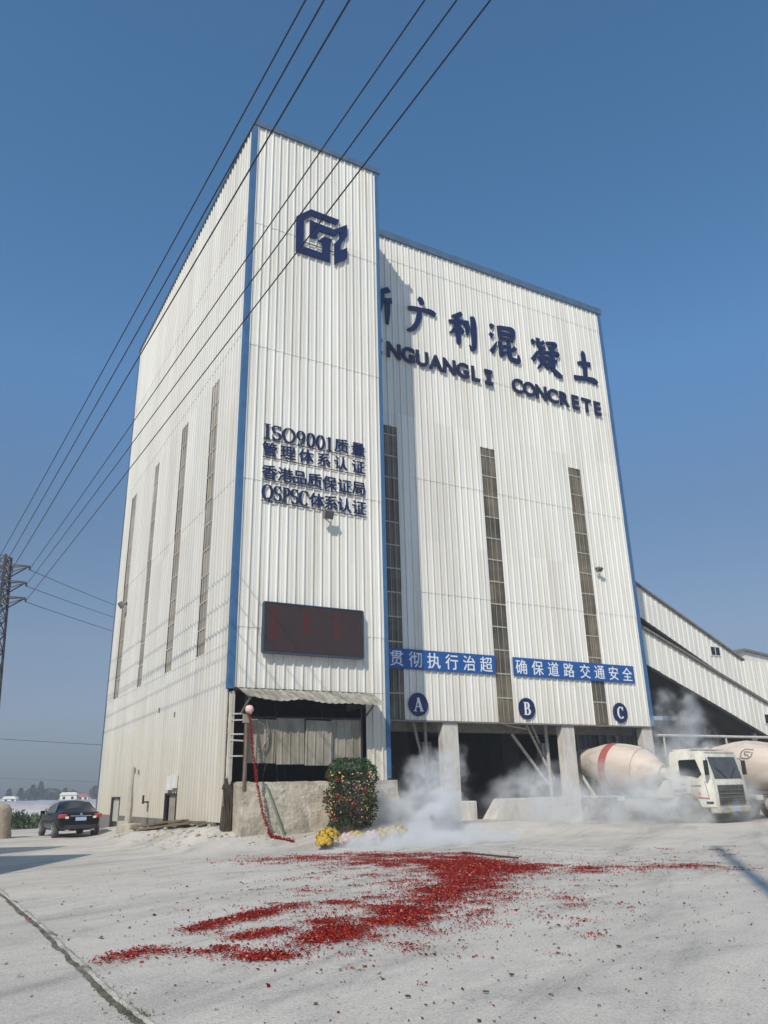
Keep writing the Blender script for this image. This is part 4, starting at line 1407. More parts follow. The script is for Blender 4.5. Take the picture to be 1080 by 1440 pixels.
def mixer_truck(label, band=True, logo=False):
    t = thing('mixer_truck', (0, 0, 0), 0, label, 'mixer truck', 'concrete mixer trucks')
    # cab: side profile with wheel arch
    arch = [(-1.40+.66*math.cos(R(a)), .52+.70*math.sin(R(a))) for a in (178, 155, 130, 105, 80, 55, 30, 12)]
    arch = [(x, max(z, .62)) for x, z in arch]
    prof = [(-2.12, .85), (-2.12, 2.70), (-2.0, 2.98), (-1.4, 3.06), (-.62, 2.98), (-.30, 2.86), (-.02, 1.72), (.0, 1.05), (-.02, .62), (-.74, .62)]+arch[::-1]+[(-2.06, .62)]
    mb = MB(); mb.prism(prof, -1.24, 1.24)
    cab_ = mb.build('cab', M['cab'], t, smooth=True, bevel=.11)
    for sd in (-1, 1):
        mb = MB(); mb.prism([(-1.62, 1.96), (-1.62, 2.56), (-1.54, 2.62), (-.74, 2.62), (-.52, 1.98), (-.72, 1.82), (-1.0, 1.90)], sd*1.238, sd*1.252)
        mb.build('side_window', M['glass'], cab_)
        mb = MB(); mb.prism([(-2.02, 1.36), (-1.45, 1.40), (-1.32, 1.26), (-2.02, 1.24)], sd*1.238, sd*1.249)
        mb.build('decal', M['steel'], cab_)
        mb = MB(); mb.prism([(-2.02, 1.16), (-.75, 1.02), (-.3, .98), (-.3, .94), (-.75, .97), (-2.02, 1.09)], sd*1.238, sd*1.2495)
        mb.build('decal', M['redband'], cab_)
        mb = MB(); mb.b2(-1.17, -1.13, sd*1.24-.004, sd*1.24+.012*sd+.004, 1.0, 1.72) if False else mb.box((-1.66, sd*1.246, 1.42), (.012, .012, 1.5))
        mb.build('door_seam', M['blackmetal'], cab_)
        mb = MB(); mb.box((-1.5, sd*1.26, 1.58), (.22, .04, .05))
        mb.build('door_handle', M['blackmetal'], cab_)
        mb = MB(); mb.box((-.10, sd*1.46, 2.25), (.10, .22, .62)); mb.beam((-.2, sd*1.2, 2.66), (-.08, sd*1.48, 2.5), .03)
        mb.build('mirror', M['blackmetal'], t, bevel=.02)
        mb = MB(); mb.box((.075, sd*.98, .52), (.10, .34, .17))
        mb.build('headlight', M['lampglass'], t, bevel=.03, smooth=True)
        mb = MB(); mb.box((-.3, sd*1.247, .80), (.34, .02, .10)); mb.build('cab_step', M['blackmetal'], cab_)
        mb = MB(); mb.box((-.36, sd*1.247, 1.32), (.012, .012, .78), Matrix.Rotation(-.16, 3, 'Y')); mb.build('door_seam', M['blackmetal'], cab_)
        mb = MB(); mb.box((-.9, sd*1.25, 1.50), (.55, .006, .07)); mb.build('decal', M['steel'], cab_)
        mb = MB(); mb.beam((.0, sd*.15, 1.80), (-.11, sd*.75, 2.25), .02); mb.build('wiper', M['blackmetal'], cab_)
        mb = MB(); mb.lathe([(0, .05), (.03, .045), (.035, .01)], (-.75, sd*1.24, 1.18), (0, sd, 0), 12); mb.build('side_lamp', M['amber'], cab_)
        mb = MB(); mb.prism([(-.86, 1.02), (-.30, .98), (-.30, 1.00), (-.86, 1.05)], sd*1.238, sd*1.2500); mb.build('decal', M['steel'], cab_)
    # windscreen and grille follow the sloped front
    mb = MB(); mb.prism([(-.30, 2.70), (-.06, 1.78), (-.018, 1.78), (-.244, 2.705)], -1.04, 1.04)
    mb.build('windscreen', M['glassgrey'], cab_)
    mb = MB(); mb.prism([(-.06, 1.52), (-.06, .70), (.032, .70), (.022, 1.52)], -.98, .98)
    for k in range(4):
        mb.b2(.026, .052, -.93, .93, .86+.15*k, .90+.15*k)
    mb.build('grille', M['grille'], cab_)
    mb = MB()
    for k in range(3):
        mb.b2(.03, .058, -.9, .9, 1.0+.15*k, 1.012+.15*k)
    mb.build('grille_trim', M['rim'], cab_)
    mb = MB(); mb.box((-.46, 0, 2.94), (.36, 2.3, .05), Matrix.Rotation(.2, 3, 'Y'))
    mb.build('sun_visor', M['cab'], cab_)
    mb = MB(); mb.b2(-.35, .12, -1.22, 1.22, .36, .64)
    mb.build('bumper', M['bumper'], t, bevel=.06)
    mb = MB(); mb.box((.135, 0, .50), (.015, .44, .14)); mb.build('number_plate', M['plate'], t)
    mb = MB(); mb.b2(-1.9, -.75, -1.15, 1.15, 3.04, 3.09); mb.build('roof_rack', M['cab'], cab_)
    # chassis
    mb = MB()
    for sd in (-1, 1):
        mb.b2(-8.6, -.4, sd*.42-.05, sd*.42+.05, .72, 1.0)
    for x in (-2.4, -4.5, -6.6, -8.4):
        mb.b2(x-.06, x+.06, -.37, .37, .75, .95)
    mb.build('chassis', M['steel'], t)
    for x in AX:
        for sd in (-1, 1):
            wheel(t, x, sd*1.04, .51, .51, .30 if x > -4 else .42, sd, M['tyre'], M['rim'])
    for sd in (-1, 1):
        mb = MB(); mb.prism([(-5.15, .9), (-5.2, 1.12), (-7.95, 1.12), (-8.0, .9), (-7.9, .9), (-7.88, 1.08), (-5.28, 1.08), (-5.25, .9)], sd*.82, sd*1.26)
        mb.build('mudguard', M['cab'], t)
        mb = MB(); mb.lathe([(0, .27), (.9, .27)], (-4.95, sd*.92, .68), (1, 0, 0), 16)
        mb.build('fuel_tank', M['rim'], t, bevel=.02)
    # front pedestal, rear frame
    mb = MB()
    for sd in (-1, 1):
        mb.prism([(-2.55, 1.0), (-2.75, 1.75), (-3.05, 1.75), (-3.7, 1.0)], sd*.5-.06, sd*.5+.06)
    mb.b2(-3.05, -2.75, -.5, .5, 1.55, 1.78)
    mb.build('pedestal', M['cab'], t)
    mb = MB()
    for sd in (-1, 1):
        mb.beam((-8.3, sd*.5, 1.0), (-8.1, sd*.5, 2.2), .12); mb.beam((-7.2, sd*.5, 1.0), (-8.0, sd*.5, 2.1), .10)
    mb.build('rear_frame', M['cab'], t)
    mb = MB(); mb.lathe([(0, .30), (.9, .30)], (-2.62, -.55, 2.05), (-.0, 1, 0), 16)
    mb.build('water_tank', M['cab'], t, bevel=.02)
    # drum
    ax0 = Vector((-2.95, 0, 2.02)); axd = Vector((-1, 0, .155)).normalized()
    mb = MB(); mb.lathe([(0, .26), (.42, .26), (.42, .42), (.62, .50), (.95, .74), (1.6, 1.04), (2.1, 1.13), (2.6, 1.15), (3.3, 1.13), (3.9, 1.00), (4.7, .74), (5.15, .60), (5.45, .60), (5.45, .45)], ax0, axd, 44)
    dr = mb.build('drum', M['drum'], t, smooth=True)
    mb = MB(); mb.lathe([(1.58, 1.045), (1.60, 1.055), (1.62, 1.05)], ax0, axd, 44, False)
    mb.build('drum_ring', M['rim'], dr)
    mb = MB(); mb.lathe([(5.0, .64), (5.02, .70), (5.16, .70), (5.18, .64)], ax0, axd, 44, False)
    mb.build('drum_ring', M['rim'], dr)
    if band:
        mb = MB(); mb.lathe([(3.02, 1.146), (3.30, 1.137), (3.50, 1.098)], ax0, axd, 44, False)
        mb.build('drum_band', M['redband'], dr, smooth=True)
    if logo:
        # angular outline badge on the right side of the drum, wrapped on its surface
        mb = MB()
        q = axd
        a_ = q.cross(Vector((0, 0, 1))).normalized()
        b_ = q.cross(a_)
        def on(s_, th, e=.008):
            rr = np.interp(s_, [2.1, 2.6, 3.3], [1.13, 1.15, 1.13])+e
            return ax0+q*s_+(a_*math.cos(th)+b_*math.sin(th))*rr
        side = 1 if (a_.y < 0) else -1
        def bar_(p0, p1, wd, e):
            n_ = 5
            d0 = Vector((p1[0]-p0[0], p1[1]-p0[1])).normalized()
            nn = Vector((-d0.y, d0.x))*wd/2
            for k in range(n_):
                r0 = [p0[i]+(p1[i]-p0[i])*k/n_ for i in (0, 1)]; r1 = [p0[i]+(p1[i]-p0[i])*(k+1)/n_ for i in (0, 1)]
                cs = [(r0[0]+nn.x, r0[1]+nn.y), (r0[0]-nn.x, r0[1]-nn.y), (r1[0]-nn.x, r1[1]-nn.y), (r1[0]+nn.x, r1[1]+nn.y)]
                def mp(c_):
                    th = (0 if side == 1 else math.pi)
                    ang = .50+c_[1]/1.15
                    v_ = ax0+q*(2.72-c_[0])
                    rr = 1.15+e
                    nrm = Vector((0, -1, 0))*math.cos(ang)+(Vector((0, 0, 1))-q*q.z).normalized()*math.sin(ang)
                    return v_+nrm*rr
                mb.face([mp(c_) for c_ in cs])
        segs = [((-.10, .26), (.30, .26)), ((-.10, .26), (-.26, .08)), ((-.26, .08), (-.26, -.24)), ((-.26, -.24), (.12, -.24)), ((.12, -.24), (.28, -.10)), ((.28, -.10), (.28, .12)),
                ((-.08, .10), (.20, .10)), ((-.08, .10), (-.08, -.06)), ((-.08, -.06), (.12, -.06)), ((.12, -.06), (.12, -.16))]
        for k, (p0, p1) in enumerate(segs):
            bar_(p0, p1, .06, .006+.0012*k)
        mb.build('drum_badge', M['steel'], dr, fixn=False)
    # hopper and chute at the rear
    mb = MB(); mb.prism([(-8.05, 3.2), (-8.75, 3.35), (-8.55, 2.55), (-8.2, 2.5)], -.55, .55)
    mb.build('hopper', M['drum'], t)
    mb = MB(); mb.prism([(-8.35, 2.3), (-9.2, 1.35), (-9.28, 1.42), (-8.4, 2.42)], -.25, .25)
    mb.build('chute', M['cab'], t)
    mb = MB()
    for x in (-8.65, -8.9):
        mb.beam((x, -.85, .9), (x, -.85, 3.1), .04)
    for z in np.arange(1.0, 3.1, .3):
        mb.beam((-8.65, -.85, z), (-8.9, -.85, z), .03)
    mb.build('ladder', M['cab'], t)
    return t
HEAD = ANG-math.pi/2
tk = mixer_truck('white mixer truck with red banded drum driving out of bay C', True, False)
tk.location = B(19.7, -3.5, .15); tk.rotation_euler.z = HEAD+.10; tk.scale = (.9, .9, .9)
tk2 = mixer_truck('second mixer truck with a dark outlined badge on its drum, behind the white cab', False, True)
tk2.location = B(24.0, -7.2, .08); tk2.rotation_euler.z = HEAD+.10; tk2.scale = (.9, .9, .9)

# ------------------------------------------------------------------ conveyor galleries and house at right
def gallery(name, label, v0, v1, u0, u1, ztop0, stop, hgt, win=None, closed_end=False):
    t = thing(name, B(u0, v0, 0), ANG, label, 'conveyor', 'inclined conveyor galleries')
    mb = MB()
    pitch = .42
    k = 0
    u = u0
    xs = []
    while u < u1:
        for q, d in ((0, 0), (.03, .03), (.10, .03), (.13, 0)):
            xs.append((u+q, d))
        u += pitch
    xs.append((u1, 0))
    zt = lambda u_: ztop0+stop*(u_-u0)
    for (a, da), (b_, db) in zip(xs[:-1], xs[1:]):
        mb.face([(a-u0, -da, zt(a)-hgt), (b_-u0, -db, zt(b_)-hgt), (b_-u0, -db, zt(b_)), (a-u0, -da, zt(a))])
    mb.face([(u1-u0, 0, zt(u1)-hgt), (u1-u0, v1-v0, zt(u1)-hgt), (u1-u0, v1-v0, zt(u1)), (u1-u0, 0, zt(u1))])
    mb.build('side_wall', M['clad'], t, fixn=False)
    mb = MB()
    mb.beam((0, (v1-v0)/2, zt(u0)+.06), (u1-u0, (v1-v0)/2, zt(u1)+.06), .1, v1-v0+.3) if False else None
    A_, B_ = (0, zt(u0)), (u1-u0+.1, zt(u1+.1))
    mb.prism([(A_[0], A_[1]+.004), (B_[0], B_[1]+.004), (B_[0], B_[1]+.13), (A_[0], A_[1]+.13)], -.18, v1-v0+.15)
    mb.build('roof', M['steel'], t)
    mb = MB()
    mb.prism([(A_[0], A_[1]-hgt-.16), (B_[0]-.1, zt(u1)-hgt-.16), (B_[0]-.1, zt(u1)-hgt-.006), (A_[0], A_[1]-hgt-.006)], .02, v1-v0)
    mb.build('floor_deck', M['dark'], t)
    mb = MB()
    uu = u0+2
    while uu < u1-1 and zt(uu)-hgt > 1:
        for vv in (.3, v1-v0-.3):
            mb = MB(); mb.beam((uu-u0, vv, 0), (uu-u0, vv, zt(uu)-hgt-.16), .2)
            mb.build('trestle_leg', M['steel'], t)
        uu += 9
    if win:
        for (wu, wz, ww, wh) in win:
            mb = MB(); mb.box((wu-u0, -.03, wz), (ww, .05, wh)); o = mb.build('window', M['white'], t)
            mb = MB(); mb.box((wu-u0-ww*.23, -.058, wz), (ww*.38, .012, wh*.82)); mb.box((wu-u0+ww*.23, -.058, wz), (ww*.38, .012, wh*.82)); mb.build('pane', M['glass'], o)
    return t
gallery('conveyor_gallery', 'upper white ribbed conveyor gallery sloping down from the plant to the far house', RC+5, RC+8, 22.7, 37.2, 13.15+.46*5.8, -.462, 1.98, [(34.7, 9.55, .95, .62)])
gallery('conveyor_gallery', 'lower white ribbed conveyor gallery sloping down past the parked mixer trucks', RC+2.2, RC+4.9, 22.7, 47, 9.69+.388*2.64, -.388, 1.93, [(35.0, 5.1, 1.2, .62)])
hs = thing('transfer_house', B(37.3, RC+6.2, 0), ANG, 'white ribbed shed with a low gable at the lower end of the upper gallery', 'building')
mb = cladding('u', 0, 0, 8, 0, 9.4, pitch=.42)
mb.face([(0, 0, 9.4), (8, 0, 9.4), (8, 0, 9.5), (1.8, 0, 10.05)])
mb.build('wall', M['clad'], hs, fixn=False)
mb = cladding('v', 0, 0, 6, 0, 9.4, pitch=.42)
mb.build('wall', M['clad'], hs, fixn=False)
mb = MB(); mb.prism([(-.15, 9.37), (1.8, 10.05), (8.2, 9.45), (8.2, 9.6), (1.8, 10.2), (-.15, 9.52)], -.2, 6.2)
mb.build('roof', M['steel'], hs)
mb = MB(); mb.b2(5.2, 6.6, -.08, -.03, 7.4, 8.3)
o = mb.build('window', M['white'], hs)
mb = MB(); mb.b2(5.28, 5.86, -.095, -.081, 7.47, 8.23); mb.b2(5.94, 6.52, -.095, -.081, 7.47, 8.23)
mb.build('pane', M['glass'], o)
# aggregate shed in the shade behind the galleries
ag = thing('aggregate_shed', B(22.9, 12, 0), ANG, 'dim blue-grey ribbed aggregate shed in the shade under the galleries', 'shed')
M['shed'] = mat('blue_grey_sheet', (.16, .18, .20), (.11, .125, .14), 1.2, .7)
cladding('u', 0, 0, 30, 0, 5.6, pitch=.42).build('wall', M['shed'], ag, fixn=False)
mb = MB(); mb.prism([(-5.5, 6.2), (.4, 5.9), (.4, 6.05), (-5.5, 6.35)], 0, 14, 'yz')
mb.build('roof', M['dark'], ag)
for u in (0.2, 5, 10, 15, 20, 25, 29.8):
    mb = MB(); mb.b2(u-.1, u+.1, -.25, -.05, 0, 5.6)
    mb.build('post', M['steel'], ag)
pr = thing('pipe_rail', B(24.5, RC+1.6, 0), ANG, 'pale horizontal pipe on posts under the lower gallery', 'pipe')
mb = MB(); mb.tube([(0, 0, 4.0), (10.5, 0, 4.0)], .07, 8)
mb.build('pipe', M['column'], pr, smooth=True)
for u in (.6, 5.5, 10.2):
    mb = MB(); mb.tube([(u, 0, 0), (u, 0, 3.93)], .05, 6)
    mb.build('post', M['column'], pr, smooth=True)

# ------------------------------------------------------------------ pylon, cables
KP = .58
PY = Vector((-38.45, 75, 0))
def kp(p):
    return (p[0]*KP, p[1]*KP, 1.6+(p[2]-1.6)*KP)
py = thing('lattice_pylon', kp(PY), 0, 'grey steel lattice pylon with three pairs of cross arms at the left edge', 'pylon')
py.scale = (KP,)*3
hw = lambda z: 1.55-(1.55-.60)*min(z, 24.5)/24.5
for sx in (-1, 1):
    for sy in (-1, 1):
        mb = MB(); mb.beam((sx*hw(-1.25), sy*hw(-1.25), -1.25), (sx*hw(24.6), sy*hw(24.6), 24.6), .2)
        mb.build('leg', M['pylonsteel'], py)
mb = MB()
z = 0
while z < 24:
    z2 = min(24.5, z+hw(z)*1.7)
    for (sx, sy, tx, ty) in ((-1, -1, 1, -1), (1, -1, 1, 1), (1, 1, -1, 1), (-1, 1, -1, -1)):
        mb.beam((sx*hw(z), sy*hw(z), z), (tx*hw(z2), ty*hw(z2), z2), .08)
        mb.beam((tx*hw(z), ty*hw(z), z), (sx*hw(z2), sy*hw(z2), z2), .08)
        mb.beam((sx*hw(z2), sy*hw(z2), z2), (tx*hw(z2), ty*hw(z2), z2), .07)
    z = z2
mb.build('bracing', M['pylonsteel'], py)
ATT = []
for z, xl, xr in ((23.5, -39.35, -35.59), (21.85, -39.1, -35.73), (20.25, -38.87, -35.58)):
    for xe in (xl, xr):
        sgn = -1 if xe < PY.x else 1
        xo = xe-PY.x
        mb = MB()
        for sy in (-1, 1):
            mb.beam((sgn*.6, sy*.6, z+.1), (xo, 0, z), .10); mb.beam((sgn*.62, sy*.62, z-1.0), (xo, 0, z-.03), .09)
            mb.beam((sgn*1.0, sy*.42, z+.08), (sgn*1.0, sy*.45, z-.65), .06)
        mb.build('cross_arm', M['pylonsteel'], py)
        mb = MB()
        for k in range(5):
            mb.lathe([(0, .04), (.03, .12), (.06, .04)], (xo+sgn*.02*k, .0, z-.08-.075*k), (0, 0, -1), 8)
        mb.build('insulator', M['blackmetal'], py)
ends = [((-39.35, 75, 23.06), (15.12, -12, 21.32)), ((-39.10, 75, 21.38), (14.76, -12, 19.67)), ((-38.87, 75, 19.79), (14.59, -12, 18.11)),
        ((-35.59, 75, 23.12), (18.17, -12, 21.37)), ((-35.73, 75, 21.45), (18.10, -12, 19.73)), ((-35.58, 75, 19.86), (17.84, -12, 18.18))]
labs = ['leftmost of six black overhead cables leaving the top of the photo', 'second overhead cable from the left at the top edge', 'third overhead cable from the left at the top edge',
        'fourth overhead cable, crossing the tower left of the emblem', 'fifth overhead cable, meeting the left corner of the emblem', 'rightmost overhead cable, passing over the emblem']
def cable(a, b_, sag, r0, r1, lab, grp, n_=40):
    a, b_ = Vector(a), Vector(b_)
    pts, rs = [], []
    for i in range(n_+1):
        t = i/n_
        p = a.lerp(b_, t); p.z -= sag*4*t*(1-t)
        pts.append(p-a); rs.append(r0+(r1-r0)*t)
    mb = MB(); mb.tube(pts, rs, 6)
    o = mb.build('power_cable', M['cable'], None, smooth=True, loc=a)
    return tag(o, lab, 'cable', grp)
ends = [(kp(a), kp(b_)) for a, b_ in ends]
for (a, b_), lab in zip(ends, labs):
    cable(a, b_, .2, .017, .0125, lab, 'overhead cables crossing the sky', 60)
sp = [(-39.29, 110, 27.88), (-39.32, 110, 26.11), (-39.44, 110, 24.15)]
for (a, _), q, lab in zip(ends[3:], sp, ('top thin cable from the pylon to behind the plant', 'middle thin cable from the pylon to behind the plant', 'bottom thin cable from the pylon to behind the plant')):
    a = Vector(a); q = Vector(kp(q))
    cable(a, a+(q-a)*2.6, .15, .018, .018, lab, 'thin cables running behind the plant')
def two(a, b_, k0, k1):
    a, b_ = Vector(a), Vector(b_)
    return a+(b_-a)*k0, a+(b_-a)*k1
a, b_ = two((-72.35, 150, 12.37), (-53.68, 150, 10.95), -1.5, 3)
cable(a, b_, .3, .06, .06, 'low sagging dark cable beyond the plant at the left', 'low distant cables')
a, b_ = two((-71.35, 150, 5.46), (-54.32, 150, 4.48), -1.5, 3)
cable(a, b_, .3, .03, .03, 'faint lowest cable just above the far trees', 'low distant cables')

# ------------------------------------------------------------------ car
car = thing('black_sedan', (-14.35, 37.2, 0), R(33+90), 'shiny black sedan seen from behind beside the plant', 'car')
# stations along X (forward): half width, lower z, belt z, roof z, roof half width
STN = [(-2.30, .60, .42, .80, .84, .55), (-2.24, .78, .32, .93, 1.00, .66), (-2.0, .87, .27, .98, 1.05, .70), (-1.55, .90, .25, .98, 1.10, .66), (-.95, .91, .22, .96, 1.42, .58), (-.3, .91, .22, .94, 1.48, .60),
       (.25, .91, .22, .92, 1.46, .60), (.8, .91, .22, .91, 1.18, .64), (1.15, .90, .24, .90, .98, .70), (1.7, .88, .25, .84, .88, .70), (2.15, .80, .30, .74, .77, .62), (2.33, .62, .40, .62, .64, .50)]
def ringp(s_):
    x, w_, z0, zb, zr, rw = s_
    half = [(w_*.80, z0), (w_*.97, z0+.10), (w_, z0+(zb-z0)*.55), (w_*.965, zb-.02), (w_*.93, zb+.01), (rw+.10*(w_-rw), zb+(zr-zb)*.80), (rw*.82, zr-.01), (0, zr+.015)]
    return [(x, y, z) for y, z in half]+[(x, -y, z) for y, z in half[-2::-1]]
rings = [ringp(s_) for s_ in STN]
mb = MB()
nr = len(rings[0])
vs = [p for r_ in rings for p in r_]
fs = [(i*nr+k, i*nr+k+1, (i+1)*nr+k+1, (i+1)*nr+k) for i in range(len(rings)-1) for k in range(nr-1)]
fs += [tuple(range(nr)), tuple((len(rings)-1)*nr+k for k in range(nr))]
fs += [(i*nr, i*nr+nr-1, (i+1)*nr+nr-1, (i+1)*nr) for i in range(len(rings)-1)]
mb.raw(vs, fs)
body = mb.build('body', M['carpaint'], car, smooth=True)
sm = body.modifiers.new('sub', 'SUBSURF'); sm.levels = 2; sm.render_levels = 2
# glazing: plates a little proud of the cabin
def lerp3(a, b_, t):
    return tuple(a[i]+(b_[i]-a[i])*t for i in range(3))
mb = MB()
mb.prism([(-1.62, 1.085), (-1.60, 1.10), (-1.04, 1.405), (-1.03, 1.385)], -.56, .56)
mb.build('rear_window', M['glass'], car)
for sd in (-1, 1):
    mb = MB()
    mb.raw([(-1.25, sd*.86, 1.00), (.55, sd*.86, .97), (.10, sd*.665, 1.36), (-.75, sd*.665, 1.37), (-1.25, sd*.84, 1.00), (.55, sd*.84, .97), (.10, sd*.645, 1.36), (-.75, sd*.645, 1.37)],
           [(0, 1, 2, 3), (4, 5, 6, 7), (0, 1, 5, 4), (1, 2, 6, 5), (2, 3, 7, 6), (3, 0, 4, 7)])
    mb.build('side_window', M['glassgrey'], car)
    mb = MB(); mb.box((-2.14, sd*.70, .86), (.26, .34, .17))
    mb.build('tail_lamp', M['tail'], car, bevel=.04, smooth=True)
    mb = MB(); mb.box((-2.29, sd*.56, .80), (.02, .14, .09))
    mb.build('reversing_lamp', M['lamp'], car, bevel=.005)
    mb = MB(); mb.box((.72, sd*1.0, 1.0), (.12, .18, .13))
    mb.build('wing_mirror', M['carpaint'], car, bevel=.03, smooth=True)
    mb = MB(); mb.box((-2.28, sd*.52, .30), (.06, .16, .06))
    mb.build('exhaust_tip', M['chrome'], car, bevel=.01)
for x in (-1.42, 1.38):
    for sd in (-1, 1):
        wheel(car, x, sd*.82, .32, .325, .22, sd, M['tyre'], M['chrome'])
mb = MB(); mb.box((-2.285, 0, .86), (.03, .86, .035))
mb.build('chrome_strip', M['chrome'], car, bevel=.008)
mb = MB(); mb.box((-2.305, 0, .74), (.015, .44, .14))
mb.build('number_plate', M['plate'], car)
mb = MB(); mb.box((-2.30, 0, .42), (.04, 1.3, .16))
mb.build('bumper_insert', M['blackmetal'], car, bevel=.02)
mb = MB(); mb.lathe([(0, .05), (.012, .05)], (-2.285, 0, .925), (-1, 0, .2), 16)
mb.build('badge', M['chrome'], car)

# ------------------------------------------------------------------ left background
gpil = thing('gate_pillar', (-16.95, 36.0, 0), R(20), 'weathered rounded stone gate pillar at the left edge', 'pillar')
mb = MB()
mb.lathe([(-.05, .62), (.2, .60), (.5, .52), (.9, .52), (1.2, .48), (1.36, .36), (1.43, .15), (1.44, .01)], (0, 0, 0), (0, 0, 1), 20)
M['stone'] = mat('weathered_stone', (.40, .34, .27), (.28, .23, .18), 3, .95, bump=.6, bscale=8)
mb.build('shaft', M['stone'], gpil, smooth=True)
mb = MB()
for i in range(9000):
    x = random.uniform(-75, -13); y = random.uniform(47, 76)
    t_ = (y-47)/29
    h_ = random.uniform(.15, .55)*(1+.4*mnoise.noise(Vector((x*.4, y*.2, 1))))
    a = random.uniform(0, 6.28)
    s_ = Vector((math.cos(a), math.sin(a), 0))*random.uniform(.03, .09)
    p = Vector((x, y, 0))
    q = Vector((random.gauss(0, .12), random.gauss(0, .12), h_))
    mb.face([p-s_, p+s_, p+s_*.3+q, p-s_*.3+q*.9])
tag(mb.build('verge_grass', M['grass'], fixn=False), 'rough green verge grass beyond the road at the left', 'grass', kind='stuff')
mb = MB()
for i in range(60):
    mb.face([(-80, 46.5, .004), (-13, 46.5, .004), (-13, 77, .004), (-80, 77, .004)])
    break
M['soil'] = mat('verge_soil', (.16, .15, .09), (.10, .11, .05), .5, .95)
tag(mb.build('verge', M['soil'], fixn=False), kind='structure')
# shrubs along the verge
def bushblob(name, x, y, r_, h_, lab, grp, m, seed, n_=700, leaf=.16):
    t = thing(name, (x, y, 0), 0, lab, 'shrub', grp)
    def smp(rg):
        a = rg.uniform(0, 6.283); c_ = rg.uniform(-.2, 1); r2 = rg.uniform(.4, 1)**.5
        sn = math.sqrt(max(0, 1-c_*c_))
        k = 1+.35*mnoise.noise(Vector((math.cos(a)*2+seed, math.sin(a)*2, c_*2)))
        return (r_*k*r2*sn*math.cos(a), r_*k*r2*sn*math.sin(a), h_*(.2+.8*max(0, c_)*r2*k)), np.array([math.cos(a), math.sin(a), .6])
    leaves(n_, smp, leaf, seed).build('foliage', m, t, fixn=False)
    mb = MB(); mb.tube([(0, 0, 0), (.03, 0, h_*.5)], [.04, .02], 5); mb.build('stem', M['bark'], t)
for k, (x, y, r_, h_, lab) in enumerate(((-21.6, 47.5, 1.1, .95, 'low dark green shrub just right of the gate pillar'), (-19.0, 48.2, 1.3, 1.15, 'widest green shrub left of the black sedan'), (-16.6, 48.6, 1.0, 1.2, 'green shrub showing above the left side of the sedan'))):
    bushblob('verge_shrub', x, y, r_, h_, lab, 'shrubs along the verge', M['leaf'], 31+k, 900)
# polytunnels
for k in range(7):
    y = 78+k*7
    t = thing('polytunnel', (-60, y, 0), R(4), '%s long pale film tunnel in the field behind the sedan' % ['nearest', 'second', 'third', 'fourth', 'fifth', 'sixth', 'farthest'][k], 'polytunnel', 'film tunnels in the field')
    mb = MB()
    NX = 40
    for i in range(NX):
        for j in range(8):
            def q(i_, j_):
                a = math.pi*j_/8
                wob = .05*mnoise.noise(Vector((i_*.9, j_, k)))
                return (-70+i_*140/NX, -2.4*math.cos(a), (1.28+wob)*math.sin(a)**.8)
            mb.face([q(i, j), q(i+1, j), q(i+1, j+1), q(i, j+1)])
    mb.build('film', M['film'], t, smooth='all', fixn=False)
    mb = MB()
    for i in range(0, 41, 4):
        mb.tube([(-70+i*3.5, -2.41*math.cos(math.pi*j/8), 1.30*math.sin(math.pi*j/8)**.8) for j in range(9)], .03, 4)
    mb.build('hoop', M['column'], t)
# far trees
def fartree(x, y, h_, r_, conical, lab, seed):
    t = thing('distant_tree', (x, y, 0), 0, lab, 'tree', 'trees beyond the field')
    mb = MB(); mb.tube([(0, 0, 0), (0, 0, h_*.5), (0, 0, h_*.9)], [.22, .14, .04], 6)
    mb.build('trunk', M['bark'], t)
    def smp(rg):
        z = rg.uniform(.12, 1)
        rr = (1-z)**.8*1.1 if conical else math.sqrt(max(0, 1-((z-.55)/.46)**2))
        a = rg.uniform(0, 6.283)
        k = 1+.5*mnoise.noise(Vector((math.cos(a)*1.7+seed, math.sin(a)*1.7, z*4)))
        r2 = r_*rr*k*rg.uniform(.2, 1)**.5
        return (r2*math.cos(a), r2*math.sin(a), h_*z), np.array([math.cos(a), math.sin(a), .4])
    leaves(700, smp, .75, seed).build('crown', M['fartree'], t, fixn=False)
FT = [(13, 4.6, 1.5, 1, 'leftmost slim distant tree beyond the field'), (24, 4.9, 1.6, 1, 'second slim distant tree from the left'), (35, 5.0, 2.2, 0, 'rounded distant tree left of the tallest pair'),
      (46, 6.0, 2.0, 1, 'left one of the tallest distant pair of trees'), (52, 7.0, 1.8, 1, 'tallest pointed distant tree'), (64, 4.7, 4.2, 0, 'broad low distant tree right of the tallest'),
      (75, 3.2, 2.5, 0, 'low distant bush between the broad tree and the small conifer'), (87, 4.6, 1.1, 1, 'small thin distant conifer'), (93, 3.6, 2.6, 0, 'low distant tree behind the sedan roof'), (103, 3.6, 1.4, 0, 'small distant tree left of the far white houses'), (131, 5.2, 1.8, 0, 'distant tree beside the wall edge of the plant')]
for k, (pxx, h_, r_, con, lab) in enumerate(FT):
    x = -138.57+(pxx-13)*(30.52/118)
    fartree(x, 300+3*(k % 3), h_, r_, con, lab, 60+k)
def farhouse(x, y, wd, h_, lab, col):
    t = thing('distant_house', (x, y, 0), R(12), lab, 'house', 'far houses beyond the field')
    mb = MB(); mb.b2(-wd/2, wd/2, -2, 2, 0, h_)
    mb.build('wall', M['white'], t)
    mb = MB(); mb.prism([(-wd/2-.3, h_+.004), (wd/2+.3, h_+.004), (wd/2-.6, h_+.9), (-wd/2+.6, h_+.9)], -2.3, 2.3)
    mb.build('roof', col, t)
    for k in range(2):
        mb = MB(); mb.box((-wd/4+k*wd/2, -2.02, h_*.6), (.9, .05, .9)); mb.build('window', M['glass'], t)
